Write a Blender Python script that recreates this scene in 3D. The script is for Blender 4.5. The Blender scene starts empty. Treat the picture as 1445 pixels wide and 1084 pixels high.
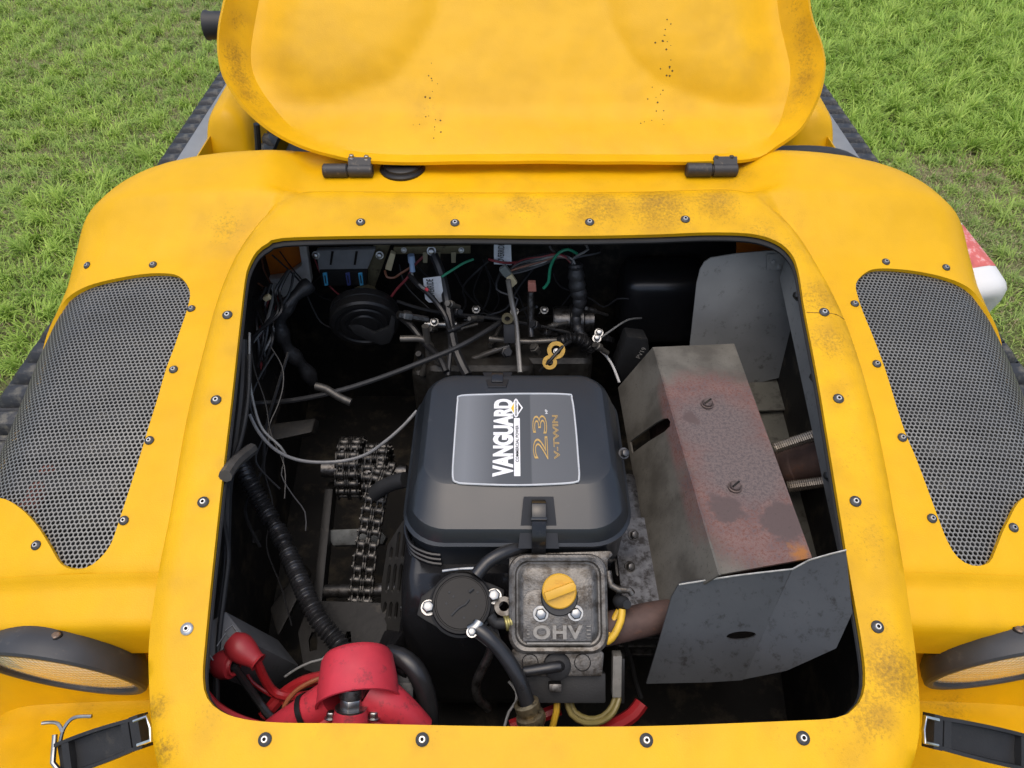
import bpy, bmesh, math, random
import numpy as np
from mathutils import Vector, Matrix
from mathutils.geometry import delaunay_2d_cdt

random.seed(7)
rng = np.random.default_rng(7)
SC = bpy.context.scene
COL = SC.collection
R = math.radians

# ------------------------------------------------------------------ camera, sky, sun, exposure
FPX = 1050.0                      # focal length in pixels of a 1445 px wide frame
CAM = Vector((0.0, 0.0, 1.60))
PITCH = 45.0
cam_d = bpy.data.cameras.new("camera")
cam_d.sensor_width = 36.0
cam_d.lens = 36.0 * FPX / 1445.0
cam_d.clip_start = 0.02
cam_d.clip_end = 2000.0
cam = bpy.data.objects.new("camera", cam_d)
COL.objects.link(cam)
cam.location = CAM
cam.rotation_euler = (R(90 - PITCH), 0, 0)
SC.camera = cam

SUN_EL, SUN_AZ = 80.0, 205.0      # azimuth from +Y, clockwise; the light comes from behind the camera, a little left
world = bpy.data.worlds.new("World")
SC.world = world
world.use_nodes = True
wn = world.node_tree
bg = wn.nodes["Background"]
sky = wn.nodes.new("ShaderNodeTexSky")
sky.sky_type = 'NISHITA'
sky.sun_disc = False
sky.sun_elevation = R(SUN_EL)
sky.sun_rotation = R(SUN_AZ)
sky.air_density = 1.0
sky.dust_density = 4.0
sky.ozone_density = 0.6
wn.links.new(sky.outputs[0], bg.inputs[0])
bg.inputs[1].default_value = 0.145
sun_d = bpy.data.lights.new("sun", 'SUN')
sun_d.energy = 1.0
sun_d.angle = R(75)
sun_d.color = (1.0, 0.96, 0.90)
sun = bpy.data.objects.new("sun", sun_d)
COL.objects.link(sun)
_el, _az = R(SUN_EL), R(SUN_AZ)
to_sun = Vector((math.sin(_az) * math.cos(_el), math.cos(_az) * math.cos(_el), math.sin(_el)))
sun.rotation_euler = to_sun.to_track_quat('Z', 'Y').to_euler()
sun.location = to_sun * 6
SC.view_settings.view_transform = 'Standard'
SC.view_settings.look = 'None'
SC.view_settings.exposure = 0.40
SC.view_settings.gamma = 1.0
SC.view_settings.use_curve_mapping = False
SC.cycles.use_denoising = True
SC.cycles.max_bounces = 8
SC.cycles.diffuse_bounces = 4
SC.cycles.glossy_bounces = 4
SC.cycles.transparent_max_bounces = 12

# ------------------------------------------------------------------ pixel of the photograph -> point of the place
def ray(u, v):
    a = (u - 722.5) / FPX
    b = (542.0 - v) / FPX
    c, s = math.cos(R(PITCH)), math.sin(R(PITCH))
    return Vector((a, c + b * s, -s + b * c))
def PT(u, v, t): return CAM + ray(u, v) * t
def PZ(u, v, z):
    d = ray(u, v); return CAM + d * ((z - CAM.z) / d.z)
def PY(u, v, y):
    d = ray(u, v); return CAM + d * (y / d.y)
def PX(u, v, x):
    d = ray(u, v); return CAM + d * (x / d.x)
A0, AY, AS = 0.94, 0.981, 0.268          # plane of the panel round the engine opening
def zA(y): return A0 - (AY - y) * AS
def PA(u, v, off=0.0):
    d = ray(u, v)
    t = (CAM.z - (A0 - AY * AS) - off) / (AS * d.y - d.z)
    return CAM + d * t
def plane_hit(u, v, p, n):
    d = ray(u, v); n = Vector(n); return CAM + d * ((Vector(p) - CAM).dot(n) / d.dot(n))

# ------------------------------------------------------------------ materials
MATS = {}
def pm(name, col, rough=0.5, metal=0.0, var=0.12, vscale=25.0, bump=0.0, bscale=300.0, spec=0.5,
       dirt=None, dirt_amt=0.0, dscale=40.0, attr=False, coat=0.0, rvar=0.0, wavy=0.0):
    """principled material: base colour with broad noise, optional grime of another colour, optional fine relief"""
    if name in MATS: return MATS[name]
    m = bpy.data.materials.new(name); m.use_nodes = True
    nt = m.node_tree; N = nt.nodes; L = nt.links
    bs = N["Principled BSDF"]
    bs.inputs["Roughness"].default_value = rough
    bs.inputs["Metallic"].default_value = metal
    bs.inputs["Specular IOR Level"].default_value = spec
    bs.inputs["Coat Weight"].default_value = coat
    tc = N.new("ShaderNodeTexCoord")
    nz = N.new("ShaderNodeTexNoise"); nz.inputs["Scale"].default_value = vscale; nz.inputs["Detail"].default_value = 6
    L.new(tc.outputs["Object"], nz.inputs["Vector"])
    mr = N.new("ShaderNodeMapRange")
    mr.inputs["From Min"].default_value = 0.25; mr.inputs["From Max"].default_value = 0.75
    mr.inputs["To Min"].default_value = 1 - var; mr.inputs["To Max"].default_value = 1 + var
    L.new(nz.outputs["Fac"], mr.inputs["Value"])
    mx = N.new("ShaderNodeMix"); mx.data_type = 'RGBA'; mx.blend_type = 'MULTIPLY'; mx.inputs[0].default_value = 1.0
    mx.inputs[6].default_value = (*col, 1)
    L.new(mr.outputs[0], mx.inputs[7])
    out = mx.outputs[2]
    if rvar:
        rr = N.new("ShaderNodeMapRange"); rr.inputs["To Min"].default_value = rough - rvar; rr.inputs["To Max"].default_value = rough + rvar
        L.new(nz.outputs["Fac"], rr.inputs["Value"]); L.new(rr.outputs[0], bs.inputs["Roughness"])
    if dirt is not None:
        n2 = N.new("ShaderNodeTexNoise"); n2.inputs["Scale"].default_value = dscale; n2.inputs["Detail"].default_value = 9
        n2.inputs["Roughness"].default_value = 0.72
        L.new(tc.outputs["Object"], n2.inputs["Vector"])
        if attr:
            at = N.new("ShaderNodeAttribute"); at.attribute_name = "dirt"
            ad = N.new("ShaderNodeMath"); ad.operation = 'ADD'; ad.inputs[1].default_value = dirt_amt
            L.new(at.outputs["Fac"], ad.inputs[0])
            amt = ad.outputs[0]
            th = N.new("ShaderNodeMath"); th.operation = 'MULTIPLY_ADD'
            th.inputs[1].default_value = -0.42; th.inputs[2].default_value = 0.78
            L.new(amt, th.inputs[0])
            th2 = N.new("ShaderNodeMath"); th2.operation = 'ADD'; th2.inputs[1].default_value = 0.30
            L.new(th.outputs[0], th2.inputs[0])
            r2 = N.new("ShaderNodeMapRange")
            L.new(n2.outputs["Fac"], r2.inputs["Value"]); L.new(th.outputs[0], r2.inputs["From Min"]); L.new(th2.outputs[0], r2.inputs["From Max"])
            r2.inputs["To Max"].default_value = 0.75
        else:
            r2 = N.new("ShaderNodeMapRange")
            r2.inputs["From Min"].default_value = 0.72 - 0.42 * dirt_amt; r2.inputs["From Max"].default_value = 0.86 - 0.42 * dirt_amt
            r2.inputs["To Max"].default_value = 0.85
            L.new(n2.outputs["Fac"], r2.inputs["Value"])
        if attr:      # a soft brown film under the specks
            n4 = N.new("ShaderNodeTexNoise"); n4.inputs["Scale"].default_value = 22; n4.inputs["Detail"].default_value = 6; L.new(tc.outputs["Object"], n4.inputs["Vector"])
            r4 = N.new("ShaderNodeMapRange"); r4.inputs["From Min"].default_value = 0.35; r4.inputs["From Max"].default_value = 0.7; L.new(n4.outputs["Fac"], r4.inputs["Value"])
            k4 = N.new("ShaderNodeMath"); k4.operation = 'MULTIPLY'; L.new(r4.outputs[0], k4.inputs[0]); L.new(amt, k4.inputs[1])
            k5 = N.new("ShaderNodeMath"); k5.operation = 'MULTIPLY'; k5.inputs[1].default_value = 0.62; k5.use_clamp = True; L.new(k4.outputs[0], k5.inputs[0])
            m4 = N.new("ShaderNodeMix"); m4.data_type = 'RGBA'; L.new(k5.outputs[0], m4.inputs[0]); L.new(out, m4.inputs[6]); m4.inputs[7].default_value = (0.30, 0.15, 0.014, 1); out = m4.outputs[2]
        m2 = N.new("ShaderNodeMix"); m2.data_type = 'RGBA'
        L.new(r2.outputs[0], m2.inputs[0]); L.new(out, m2.inputs[6]); m2.inputs[7].default_value = (*dirt, 1)
        out = m2.outputs[2]
    L.new(out, bs.inputs["Base Color"])
    if bump:
        n3 = N.new("ShaderNodeTexNoise"); n3.inputs["Scale"].default_value = bscale; n3.inputs["Detail"].default_value = 3
        L.new(tc.outputs["Object"], n3.inputs["Vector"])
        bp = N.new("ShaderNodeBump"); bp.inputs["Strength"].default_value = bump; bp.inputs["Distance"].default_value = 0.002
        L.new(n3.outputs["Fac"], bp.inputs["Height"]); L.new(bp.outputs[0], bs.inputs["Normal"])
        if wavy:
            n5 = N.new("ShaderNodeTexNoise"); n5.inputs["Scale"].default_value = 9; n5.inputs["Detail"].default_value = 2; L.new(tc.outputs["Object"], n5.inputs["Vector"])
            b5 = N.new("ShaderNodeBump"); b5.inputs["Strength"].default_value = wavy; b5.inputs["Distance"].default_value = 0.02
            L.new(n5.outputs["Fac"], b5.inputs["Height"]); L.new(b5.outputs[0], bp.inputs["Normal"])
    MATS[name] = m
    return m

YEL = pm("moulded_yellow_plastic", (0.74, 0.405, 0.002), 0.42, var=0.09, vscale=5, bump=0.18, bscale=650, spec=0.28, wavy=0.35,
         dirt=(0.13, 0.07, 0.016), dirt_amt=0.17, dscale=240, attr=True, rvar=0.05)
BLK = pm("black_plastic", (0.012, 0.012, 0.0125), 0.38, var=0.25, vscale=40, bump=0.05, bscale=500, spec=0.35, dirt=(0.04, 0.035, 0.03), dirt_amt=0.25, dscale=60)
BLKM = pm("black_matt_rubber", (0.020, 0.0205, 0.0215), 0.55, var=0.25, vscale=30, bump=0.15, bscale=400, spec=0.35, dirt=(0.06, 0.055, 0.045), dirt_amt=0.3, dscale=35)
BAY = pm("black_bay_liner", (0.010, 0.009, 0.008), 0.65, var=0.4, vscale=12, bump=0.2, bscale=90, spec=0.25, dirt=(0.055, 0.045, 0.030), dirt_amt=0.5, dscale=14)
GLOSS = pm("gloss_black_paint", (0.012, 0.012, 0.013), 0.2, var=0.2, vscale=20, dirt=(0.05, 0.045, 0.04), dirt_amt=0.3, dscale=70, rvar=0.08)
STEEL = pm("zinc_steel", (0.36, 0.36, 0.35), 0.34, metal=1.0, var=0.2, vscale=120, dirt=(0.16, 0.13, 0.10), dirt_amt=0.35, dscale=160)
DARKST = pm("dark_oily_steel", (0.13, 0.125, 0.12), 0.38, metal=0.9, var=0.35, vscale=90, dirt=(0.025, 0.02, 0.016), dirt_amt=0.6, dscale=80)
ALU = pm("cast_aluminium", (0.15, 0.142, 0.13), 0.42, metal=0.75, var=0.25, vscale=90, bump=0.25, bscale=500, dirt=(0.05, 0.04, 0.03), dirt_amt=0.62, dscale=55, rvar=0.1)
SHEET2 = pm("shaded_sheet_metal", (0.070, 0.072, 0.073), 0.40, metal=0.5, var=0.35, vscale=6, bump=0.05, bscale=250, dirt=(0.030, 0.027, 0.024), dirt_amt=0.42, dscale=80, rvar=0.1)  # darker copy of the stained sheet: the guard's shade put into its colour
SHEET = pm("stained_sheet_metal", (0.25, 0.255, 0.25), 0.44, metal=0.35, var=0.30, vscale=7, bump=0.05, bscale=250, dirt=(0.075, 0.070, 0.062), dirt_amt=0.36, dscale=60, rvar=0.1)
RAIL = pm("grey_rail_metal", (0.30, 0.31, 0.31), 0.5, metal=0.5, var=0.12, vscale=14, dirt=(0.10, 0.09, 0.07), dirt_amt=0.3, dscale=50)

# ------------------------------------------------------------------ mesh helpers
WL = {}                                        # object name -> world position of its origin
def link(o, parent=None, loc=None):
    COL.objects.link(o)
    if parent is not None: o.parent = parent
    return o
def empty(name, loc, label, cat, group=None):
    o = bpy.data.objects.new(name, None); o.empty_display_size = 0.05
    COL.objects.link(o); o.location = loc; WL[o.name] = Vector(loc)
    return tag(o, label, cat, group)
def tag(o, label=None, cat=None, group=None, kind=None):
    if label: o["label"] = label
    if cat: o["category"] = cat
    if group: o["group"] = group
    if kind: o["kind"] = kind
    return o
def finish_mesh(me, smooth):
    if smooth is not None:
        me.shade_smooth(); me.set_sharp_from_angle(angle=R(smooth))
def mk(name, verts, faces, mat, parent=None, smooth=35, midx=None, bevel=0.0, seg=2):
    """one mesh object from world coordinates; its origin is its parent's, or its own base when top-level"""
    V = [Vector(v) for v in verts]
    if parent is not None: org = WL[parent.name]
    else:
        xs = [v.x for v in V]; ys = [v.y for v in V]; zs = [v.z for v in V]
        org = Vector(((min(xs) + max(xs)) / 2, (min(ys) + max(ys)) / 2, min(zs)))
    me = bpy.data.meshes.new(name)
    me.from_pydata([v - org for v in V], [], faces)
    for k in (mat if isinstance(mat, (list, tuple)) else [mat]): me.materials.append(k)
    if midx is not None: me.polygons.foreach_set("material_index", midx)
    bm = bmesh.new(); bm.from_mesh(me)
    bmesh.ops.recalc_face_normals(bm, faces=bm.faces)
    if bevel > 0:
        ed = [e for e in bm.edges if len(e.link_faces) == 2 and e.calc_face_angle(0) > R(30)]
        bmesh.ops.bevel(bm, geom=ed, offset=bevel, segments=seg, profile=0.6, affect='EDGES', clamp_overlap=True)
    bm.to_mesh(me); bm.free()
    me.update(); finish_mesh(me, smooth)
    o = bpy.data.objects.new(name, me); COL.objects.link(o)
    if parent is not None: o.parent = parent
    else: o.location = org
    WL[o.name] = org
    return o
def catmull(pts, step, closed=False):
    P = [np.array(p, float) for p in pts]; n = len(P); out = []
    m = n if closed else n - 1
    for i in range(m):
        if closed: p0, p1, p2, p3 = P[(i - 1) % n], P[i], P[(i + 1) % n], P[(i + 2) % n]
        else: p0, p1, p2, p3 = P[max(i - 1, 0)], P[i], P[i + 1], P[min(i + 2, n - 1)]
        k = max(1, int(round(np.linalg.norm(p2 - p1) / step)))
        for j in range(k):
            t = j / k
            out.append(0.5 * ((2 * p1) + (p2 - p0) * t + (2 * p0 - 5 * p1 + 4 * p2 - p3) * t * t + (3 * p1 - p0 - 3 * p2 + p3) * t ** 3))
    if not closed: out.append(P[-1])
    return out
def frame_of(d):
    d = Vector(d).normalized(); up = Vector((0, 0, 1)) if abs(d.z) < 0.9 else Vector((0, 1, 0))
    x = up.cross(d).normalized(); return x, d.cross(x), d
class MB:
    def __init__(s): s.v = []; s.f = []; s.m = []; s.cur = 0
    def add(s, vs, fs):
        b = len(s.v); s.v += [Vector(q) for q in vs]; s.f += [tuple(b + i for i in f) for f in fs]; s.m += [s.cur] * len(fs); return s
    def tube(s, pts, r, n=8, step=None, closed=False, cap=True, rfun=None):
        if step: pts = catmull(pts, step, closed)
        P = [Vector(p) for p in pts]; N = len(P); vs = []; fs = []
        px = None
        for i, p in enumerate(P):
            d = (P[(i + 1) % N] - P[i - 1]) if closed else (P[min(i + 1, N - 1)] - P[max(i - 1, 0)])
            d.normalize()
            if px is None: px = frame_of(d)[0]
            px = (px - d * px.dot(d)); px = px.normalized() if px.length > 1e-6 else frame_of(d)[0]
            py = d.cross(px); rr = rfun(i / (N - 1)) if rfun else (r[i] if isinstance(r, (list, tuple)) else r)
            for k in range(n):
                a = 2 * math.pi * k / n; vs.append(p + px * (math.cos(a) * rr) + py * (math.sin(a) * rr))
        for i in range(N if closed else N - 1):
            j = (i + 1) % N
            for k in range(n): fs.append((i * n + k, i * n + (k + 1) % n, j * n + (k + 1) % n, j * n + k))
        if cap and not closed: fs.append(tuple(range(n))[::-1]); fs.append(tuple(range((N - 1) * n, N * n)))
        return s.add(vs, fs)
    def lathe(s, o, axis, prof, n=24, a0=0.0):
        """prof: (radius, height along axis) pairs; radius 0 closes"""
        o = Vector(o); x, y, d = frame_of(axis); vs = []; fs = []; rings = []
        for r, h in prof:
            c = o + d * h
            if r < 1e-6: rings.append([len(vs)]); vs.append(c)
            else:
                rings.append(list(range(len(vs), len(vs) + n)))
                for k in range(n):
                    a = a0 + 2 * math.pi * k / n; vs.append(c + x * (math.cos(a) * r) + y * (math.sin(a) * r))
        for A, B in zip(rings, rings[1:]):
            for k in range(n):
                k2 = (k + 1) % n
                if len(A) == 1 and len(B) == 1: continue
                if len(A) == 1: fs.append((A[0], B[k2], B[k]))
                elif len(B) == 1: fs.append((A[k], A[k2], B[0]))
                else: fs.append((A[k], A[k2], B[k2], B[k]))
        return s.add(vs, fs)
    def box(s, c, size, M=None):
        c = Vector(c); h = Vector(size) / 2; vs = []
        for dx in (-1, 1):
            for dy in (-1, 1):
                for dz in (-1, 1):
                    q = Vector((dx * h.x, dy * h.y, dz * h.z)); vs.append(c + (M @ q if M else q))
        return s.add(vs, [(0, 1, 3, 2), (4, 6, 7, 5), (0, 4, 5, 1), (2, 3, 7, 6), (0, 2, 6, 4), (1, 5, 7, 3)])
    def prism(s, top, off):
        """closed polygon (world points) swept by the vector off"""
        n = len(top); off = Vector(off); vs = [Vector(p) for p in top] + [Vector(p) + off for p in top]
        fs = [tuple(range(n)), tuple(range(2 * n - 1, n - 1, -1))] + [(i, n + i, n + (i + 1) % n, (i + 1) % n) for i in range(n)]
        return s.add(vs, fs)
    def rings(s, rs, closed=True, cap0=False, cap1=False):
        n = len(rs[0]); vs = [q for r_ in rs for q in r_]; fs = []
        for i in range(len(rs) - 1):
            for k in range(n if closed else n - 1):
                k2 = (k + 1) % n; fs.append((i * n + k, i * n + k2, (i + 1) * n + k2, (i + 1) * n + k))
        if cap0: fs.append(tuple(range(n))[::-1])
        if cap1: fs.append(tuple(range((len(rs) - 1) * n, len(rs) * n)))
        return s.add(vs, fs)
    def build(s, name, mat, parent=None, smooth=35, bevel=0.0, seg=2):
        return mk(name, s.v, s.f, mat, parent, smooth, s.m if isinstance(mat, (list, tuple)) else None, bevel, seg)
def solid(o, th, offset=-1):
    m = o.modifiers.new("thickness", 'SOLIDIFY'); m.thickness = th; m.offset = offset
    e = o.modifiers.new("edges", 'EDGE_SPLIT'); e.split_angle = R(50); return o
def sheet(name, pts, th, mat, parent, holes=(), bevel=0.0, smooth=35):
    """a flat or folded plate: polygon of world points in one plane, with holes, given thickness"""
    P = [Vector(p) for p in pts]; c = sum(P, Vector()) / len(P)
    n = Vector()
    for i in range(len(P)): n += (P[i] - c).cross(P[(i + 1) % len(P)] - c)
    n.normalize()
    if n.dot(CAM - c) < 0: n = -n
    x, y, d = frame_of(n)
    co = []; ed = []; loops = [P] + [[Vector(q) for q in h] for h in holes]
    for lp in loops:
        b = len(co); co += [Vector(((q - c).dot(x), (q - c).dot(y))) for q in lp]
        ed += [(b + i, b + (i + 1) % len(lp)) for i in range(len(lp))]
    r = delaunay_2d_cdt(co, ed, [], 1 if not holes else 0, 1e-6)
    v2, f2 = r[0], r[2]
    if holes:
        O = np.array([[q.x, q.y] for q in co[:len(P)]]); keep = []; b = len(P); H = []
        for h in holes: H.append(np.array([[q.x, q.y] for q in co[b:b + len(h)]])); b += len(h)
        for f in f2:
            g = np.array([[np.mean([v2[i].x for i in f]), np.mean([v2[i].y for i in f])]])
            if inside(g, O)[0] and not any(inside(g, h)[0] for h in H): keep.append(f)
        f2 = keep
    top = [c + x * q.x + y * q.y for q in v2]
    o = mk(name, top, [tuple(f) for f in f2], mat, parent, smooth)
    # outward normal first
    me = o.data
    if me.polygons and me.polygons[0].normal.dot(n) < 0: me.flip_normals()
    solid(o, th)
    return o
def inside(Q, poly):
    x, y = Q[:, 0], Q[:, 1]; c = np.zeros(len(Q), bool); n = len(poly)
    for i in range(n):
        x1, y1 = poly[i]; x2, y2 = poly[(i + 1) % n]
        if y1 == y2: continue
        k = ((y1 > y) != (y2 > y)) & (x < (x2 - x1) * (y - y1) / (y2 - y1) + x1); c ^= k
    return c
def dist_poly(Q, poly, closed=True):
    D = np.full(len(Q), 1e9); n = len(poly)
    for i in range(n if closed else n - 1):
        a, b = poly[i], poly[(i + 1) % n]; ab = b - a; L = max(ab @ ab, 1e-12)
        t = np.clip(((Q - a) @ ab) / L, 0, 1); D = np.minimum(D, np.hypot(*(Q - a - t[:, None] * ab).T))
    return D
def sstep(x, a, b):
    t = np.clip((x - a) / (b - a), 0, 1); return t * t * (3 - 2 * t)

# ------------------------------------------------------------------ the ground and the grass
def lush(x, y):
    """how long and green the grass grows here, 0 (worn, dry) to 1"""
    q = (0.5 + 0.5 * np.sin(1.7 * x + 0.9 * y + 0.6) * np.cos(1.3 * y - 0.8 * x + 1.0)) * 0.5 + (0.5 + 0.5 * np.sin(4.1 * x - 2.3 * y) * np.sin(3.3 * y + 1.9 * x)) * 0.25
    right = sstep(y, 2.75, 3.2) * (x > 0) + 0.9 * sstep(x - 0.30 * y, 1.1, 1.6) * (x > 0) * sstep(y, 1.2, 1.7)
    left = np.exp(-((x + 1.35) ** 2 / 0.35 + (y - 2.15) ** 2 / 0.55)) * 0.95 + 0.35 * sstep(y, 2.0, 3.6) * (x < 0)
    return np.clip(0.12 + 0.42 * q + 0.62 * right + 0.55 * left - 0.25 * (np.exp(-((x + 1.2) ** 2 + (y - 1.35) ** 2) / 0.12)), 0, 1)

gm = bpy.data.materials.new("turf_soil"); gm.use_nodes = True
nt = gm.node_tree; N = nt.nodes; L = nt.links; bs = N["Principled BSDF"]; bs.inputs["Roughness"].default_value = 0.95
tc = N.new("ShaderNodeNewGeometry")
n1 = N.new("ShaderNodeTexNoise"); n1.inputs["Scale"].default_value = 1.6; n1.inputs["Detail"].default_value = 5
n2 = N.new("ShaderNodeTexNoise"); n2.inputs["Scale"].default_value = 55; n2.inputs["Detail"].default_value = 8; n2.inputs["Roughness"].default_value = 0.7
L.new(tc.outputs["Position"], n1.inputs["Vector"]); L.new(tc.outputs["Position"], n2.inputs["Vector"])
r1 = N.new("ShaderNodeValToRGB"); r1.color_ramp.elements[0].position = 0.36; r1.color_ramp.elements[0].color = (0.13, 0.17, 0.045, 1)
r1.color_ramp.elements[1].position = 0.66; r1.color_ramp.elements[1].color = (0.26, 0.22, 0.12, 1)
L.new(n1.outputs["Fac"], r1.inputs[0])
r2 = N.new("ShaderNodeMapRange"); r2.inputs["From Min"].default_value = 0.3; r2.inputs["From Max"].default_value = 0.7; r2.inputs["To Min"].default_value = 0.5; r2.inputs["To Max"].default_value = 1.5
L.new(n2.outputs["Fac"], r2.inputs["Value"])
mx = N.new("ShaderNodeMix"); mx.data_type = 'RGBA'; mx.blend_type = 'MULTIPLY'; mx.inputs[0].default_value = 1
L.new(r1.outputs[0], mx.inputs[6]); L.new(r2.outputs[0], mx.inputs[7]); L.new(mx.outputs[2], bs.inputs["Base Color"])
bp = N.new("ShaderNodeBump"); bp.inputs["Distance"].default_value = 0.02; L.new(n2.outputs["Fac"], bp.inputs["Height"]); L.new(bp.outputs[0], bs.inputs["Normal"])
gv = []; gf = []; gs = [-400, -60, -12, -6, -3, 0, 3, 6, 12, 60, 400]
for j in gs:
    for i in gs: gv.append((i, j, 0))
k = len(gs)
for j in range(k - 1):
    for i in range(k - 1): gf.append((j * k + i, j * k + i + 1, (j + 1) * k + i + 1, (j + 1) * k + i))
tag(mk("ground", gv, gf, gm, None, None), kind="structure")

def grass():
    pts = []
    for side in (-1, 1):
        n = 420000
        y = 0.5 + rng.random(n) ** 0.95 * 5.3
        x = 0.55 + rng.random(n) * (1.0 + 0.66 * y)
        keep = ~((x < 0.66) & (y < 3.3)) & (rng.random(n) < np.clip(1.25 - 0.10 * y, 0.35, 1) * (1.0 + 0.66 * y) / 4.7)
        pts.append(np.stack([side * x[keep], y[keep]], 1))
    Q = np.concatenate(pts); n = len(Q)
    # tufts: blades gather round jittered clump centres, and each clump has its own height, tint and dryness
    cell = 0.115; gi = np.floor(Q / cell).astype(int); hsh = (gi[:, 0] * 73856093 ^ gi[:, 1] * 19349663) & 4095
    tab = rng.random((4096, 6)); T_ = tab[hsh]
    cen = (gi + 0.15 + 0.7 * T_[:, :2]) * cell
    pull = rng.random(n) < 0.25 + 0.5 * T_[:, 2]
    Q[pull] = Q[pull] * 0.38 + (cen + rng.normal(0, 0.010, (n, 2)))[pull] * 0.62
    out = (np.abs(Q[:, 0]) > 0.70) | (Q[:, 1] > 3.3)
    Q = Q[out]; near = pull[out]; T_ = T_[out]; n = len(Q)
    lu = lush(Q[:, 0], Q[:, 1]); lu = np.clip(lu + (T_[:, 3] - 0.5) * 0.30 + rng.normal(0, 0.08, n), 0, 1)
    dry = rng.random(n) < (0.42 - 0.40 * lu)
    h = (0.020 + 0.066 * lu ** 1.3) * (0.5 + 0.8 * rng.random(n)) * np.where(near, 0.9 + 0.6 * T_[:, 4], 0.9)
    h = np.where(dry, h * 0.75, h)
    w = np.where(dry, 0.0011, 0.0012 + 0.0013 * lu) * (0.7 + 0.6 * rng.random(n))
    az = np.where(near, T_[:, 5] * 6.283 + rng.normal(0, 1.1, n), rng.random(n) * 6.283); lean = np.where(dry, 0.9, 0.35) + rng.random(n) * np.where(dry, 0.9, 1.0)
    dx, dy = np.cos(az), np.sin(az); sx, sy = -dy, dx
    b = np.stack([Q[:, 0], Q[:, 1], np.zeros(n)], 1)
    side = np.stack([sx, sy, np.zeros(n)], 1)
    def at(f, bend):
        ang = lean * bend
        return b + np.stack([dx * h * f * np.sin(ang), dy * h * f * np.sin(ang), h * f * np.cos(ang)], 1)
    m1 = at(0.5, 0.55); m2 = at(0.82, 0.85); tp = at(1.0, 1.12)
    V = np.empty((n, 7, 3)); W = w[:, None]
    V[:, 0] = b - side * W * 0.7; V[:, 1] = b + side * W * 0.7
    V[:, 2] = m1 - side * W; V[:, 3] = m1 + side * W
    V[:, 4] = m2 - side * W * 0.7; V[:, 5] = m2 + side * W * 0.7; V[:, 6] = tp
    base = np.arange(n)[:, None] * 7
    quads = np.concatenate([base + [0, 1, 3, 2], base + [2, 3, 5, 4]]); tris = base + [4, 5, 6]
    me = bpy.data.meshes.new("grass")
    me.vertices.add(n * 7); me.vertices.foreach_set("co", V.reshape(-1))
    nl = len(quads) * 4 + len(tris) * 3
    me.loops.add(nl); me.loops.foreach_set("vertex_index", np.concatenate([quads.reshape(-1), tris.reshape(-1)]).astype(np.int32))
    npoly = len(quads) + len(tris); me.polygons.add(npoly)
    st = np.concatenate([np.arange(len(quads)) * 4, len(quads) * 4 + np.arange(len(tris)) * 3])
    me.polygons.foreach_set("loop_start", st.astype(np.int32))
    me.update(calc_edges=True)
    hue = np.clip(0.55 * rng.random(n) + 0.45 * T_[:, 3], 0, 1)
    green = np.stack([0.22 + 0.20 * hue, 0.37 + 0.18 * hue, 0.055 + 0.06 * hue], 1) * (0.85 + 0.5 * rng.random(n))[:, None]
    pale = np.stack([0.33 + 0.12 * hue, 0.45 + 0.10 * hue, 0.15 + 0.05 * hue], 1)
    straw = np.stack([0.56 + 0.15 * hue, 0.48 + 0.12 * hue, 0.29 + 0.07 * hue], 1) * (0.6 + 0.5 * rng.random(n))[:, None]
    k = np.clip(lu * 1.5, 0, 1)[:, None]
    c = green * k + pale * 0.85 * (1 - k)
    c = np.where(dry[:, None], straw, c)
    ca = np.ones((n, 7, 4), np.float32); ca[:, :, :3] = c[:, None, :]
    at_ = me.color_attributes.new("blade", 'FLOAT_COLOR', 'POINT'); at_.data.foreach_set("color", ca.reshape(-1))
    m = bpy.data.materials.new("grass_blade"); m.use_nodes = True
    nt = m.node_tree; N = nt.nodes; L = nt.links; bs = N["Principled BSDF"]
    a = N.new("ShaderNodeAttribute"); a.attribute_name = "blade"
    L.new(a.outputs["Color"], bs.inputs["Base Color"]); bs.inputs["Roughness"].default_value = 0.5; bs.inputs["Specular IOR Level"].default_value = 0.3
    tr = N.new("ShaderNodeBsdfTranslucent"); L.new(a.outputs["Color"], tr.inputs[0])
    mix = N.new("ShaderNodeMixShader"); mix.inputs[0].default_value = 0.35
    L.new(bs.outputs[0], mix.inputs[1]); L.new(tr.outputs[0], mix.inputs[2]); L.new(mix.outputs[0], N["Material Output"].inputs[0])
    me.materials.append(m); me.shade_smooth()
    o = bpy.data.objects.new("grass", me); COL.objects.link(o)
    tag(o, "patchy green lawn grass growing all round the vehicle", "grass", kind="stuff")
grass()

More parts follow.
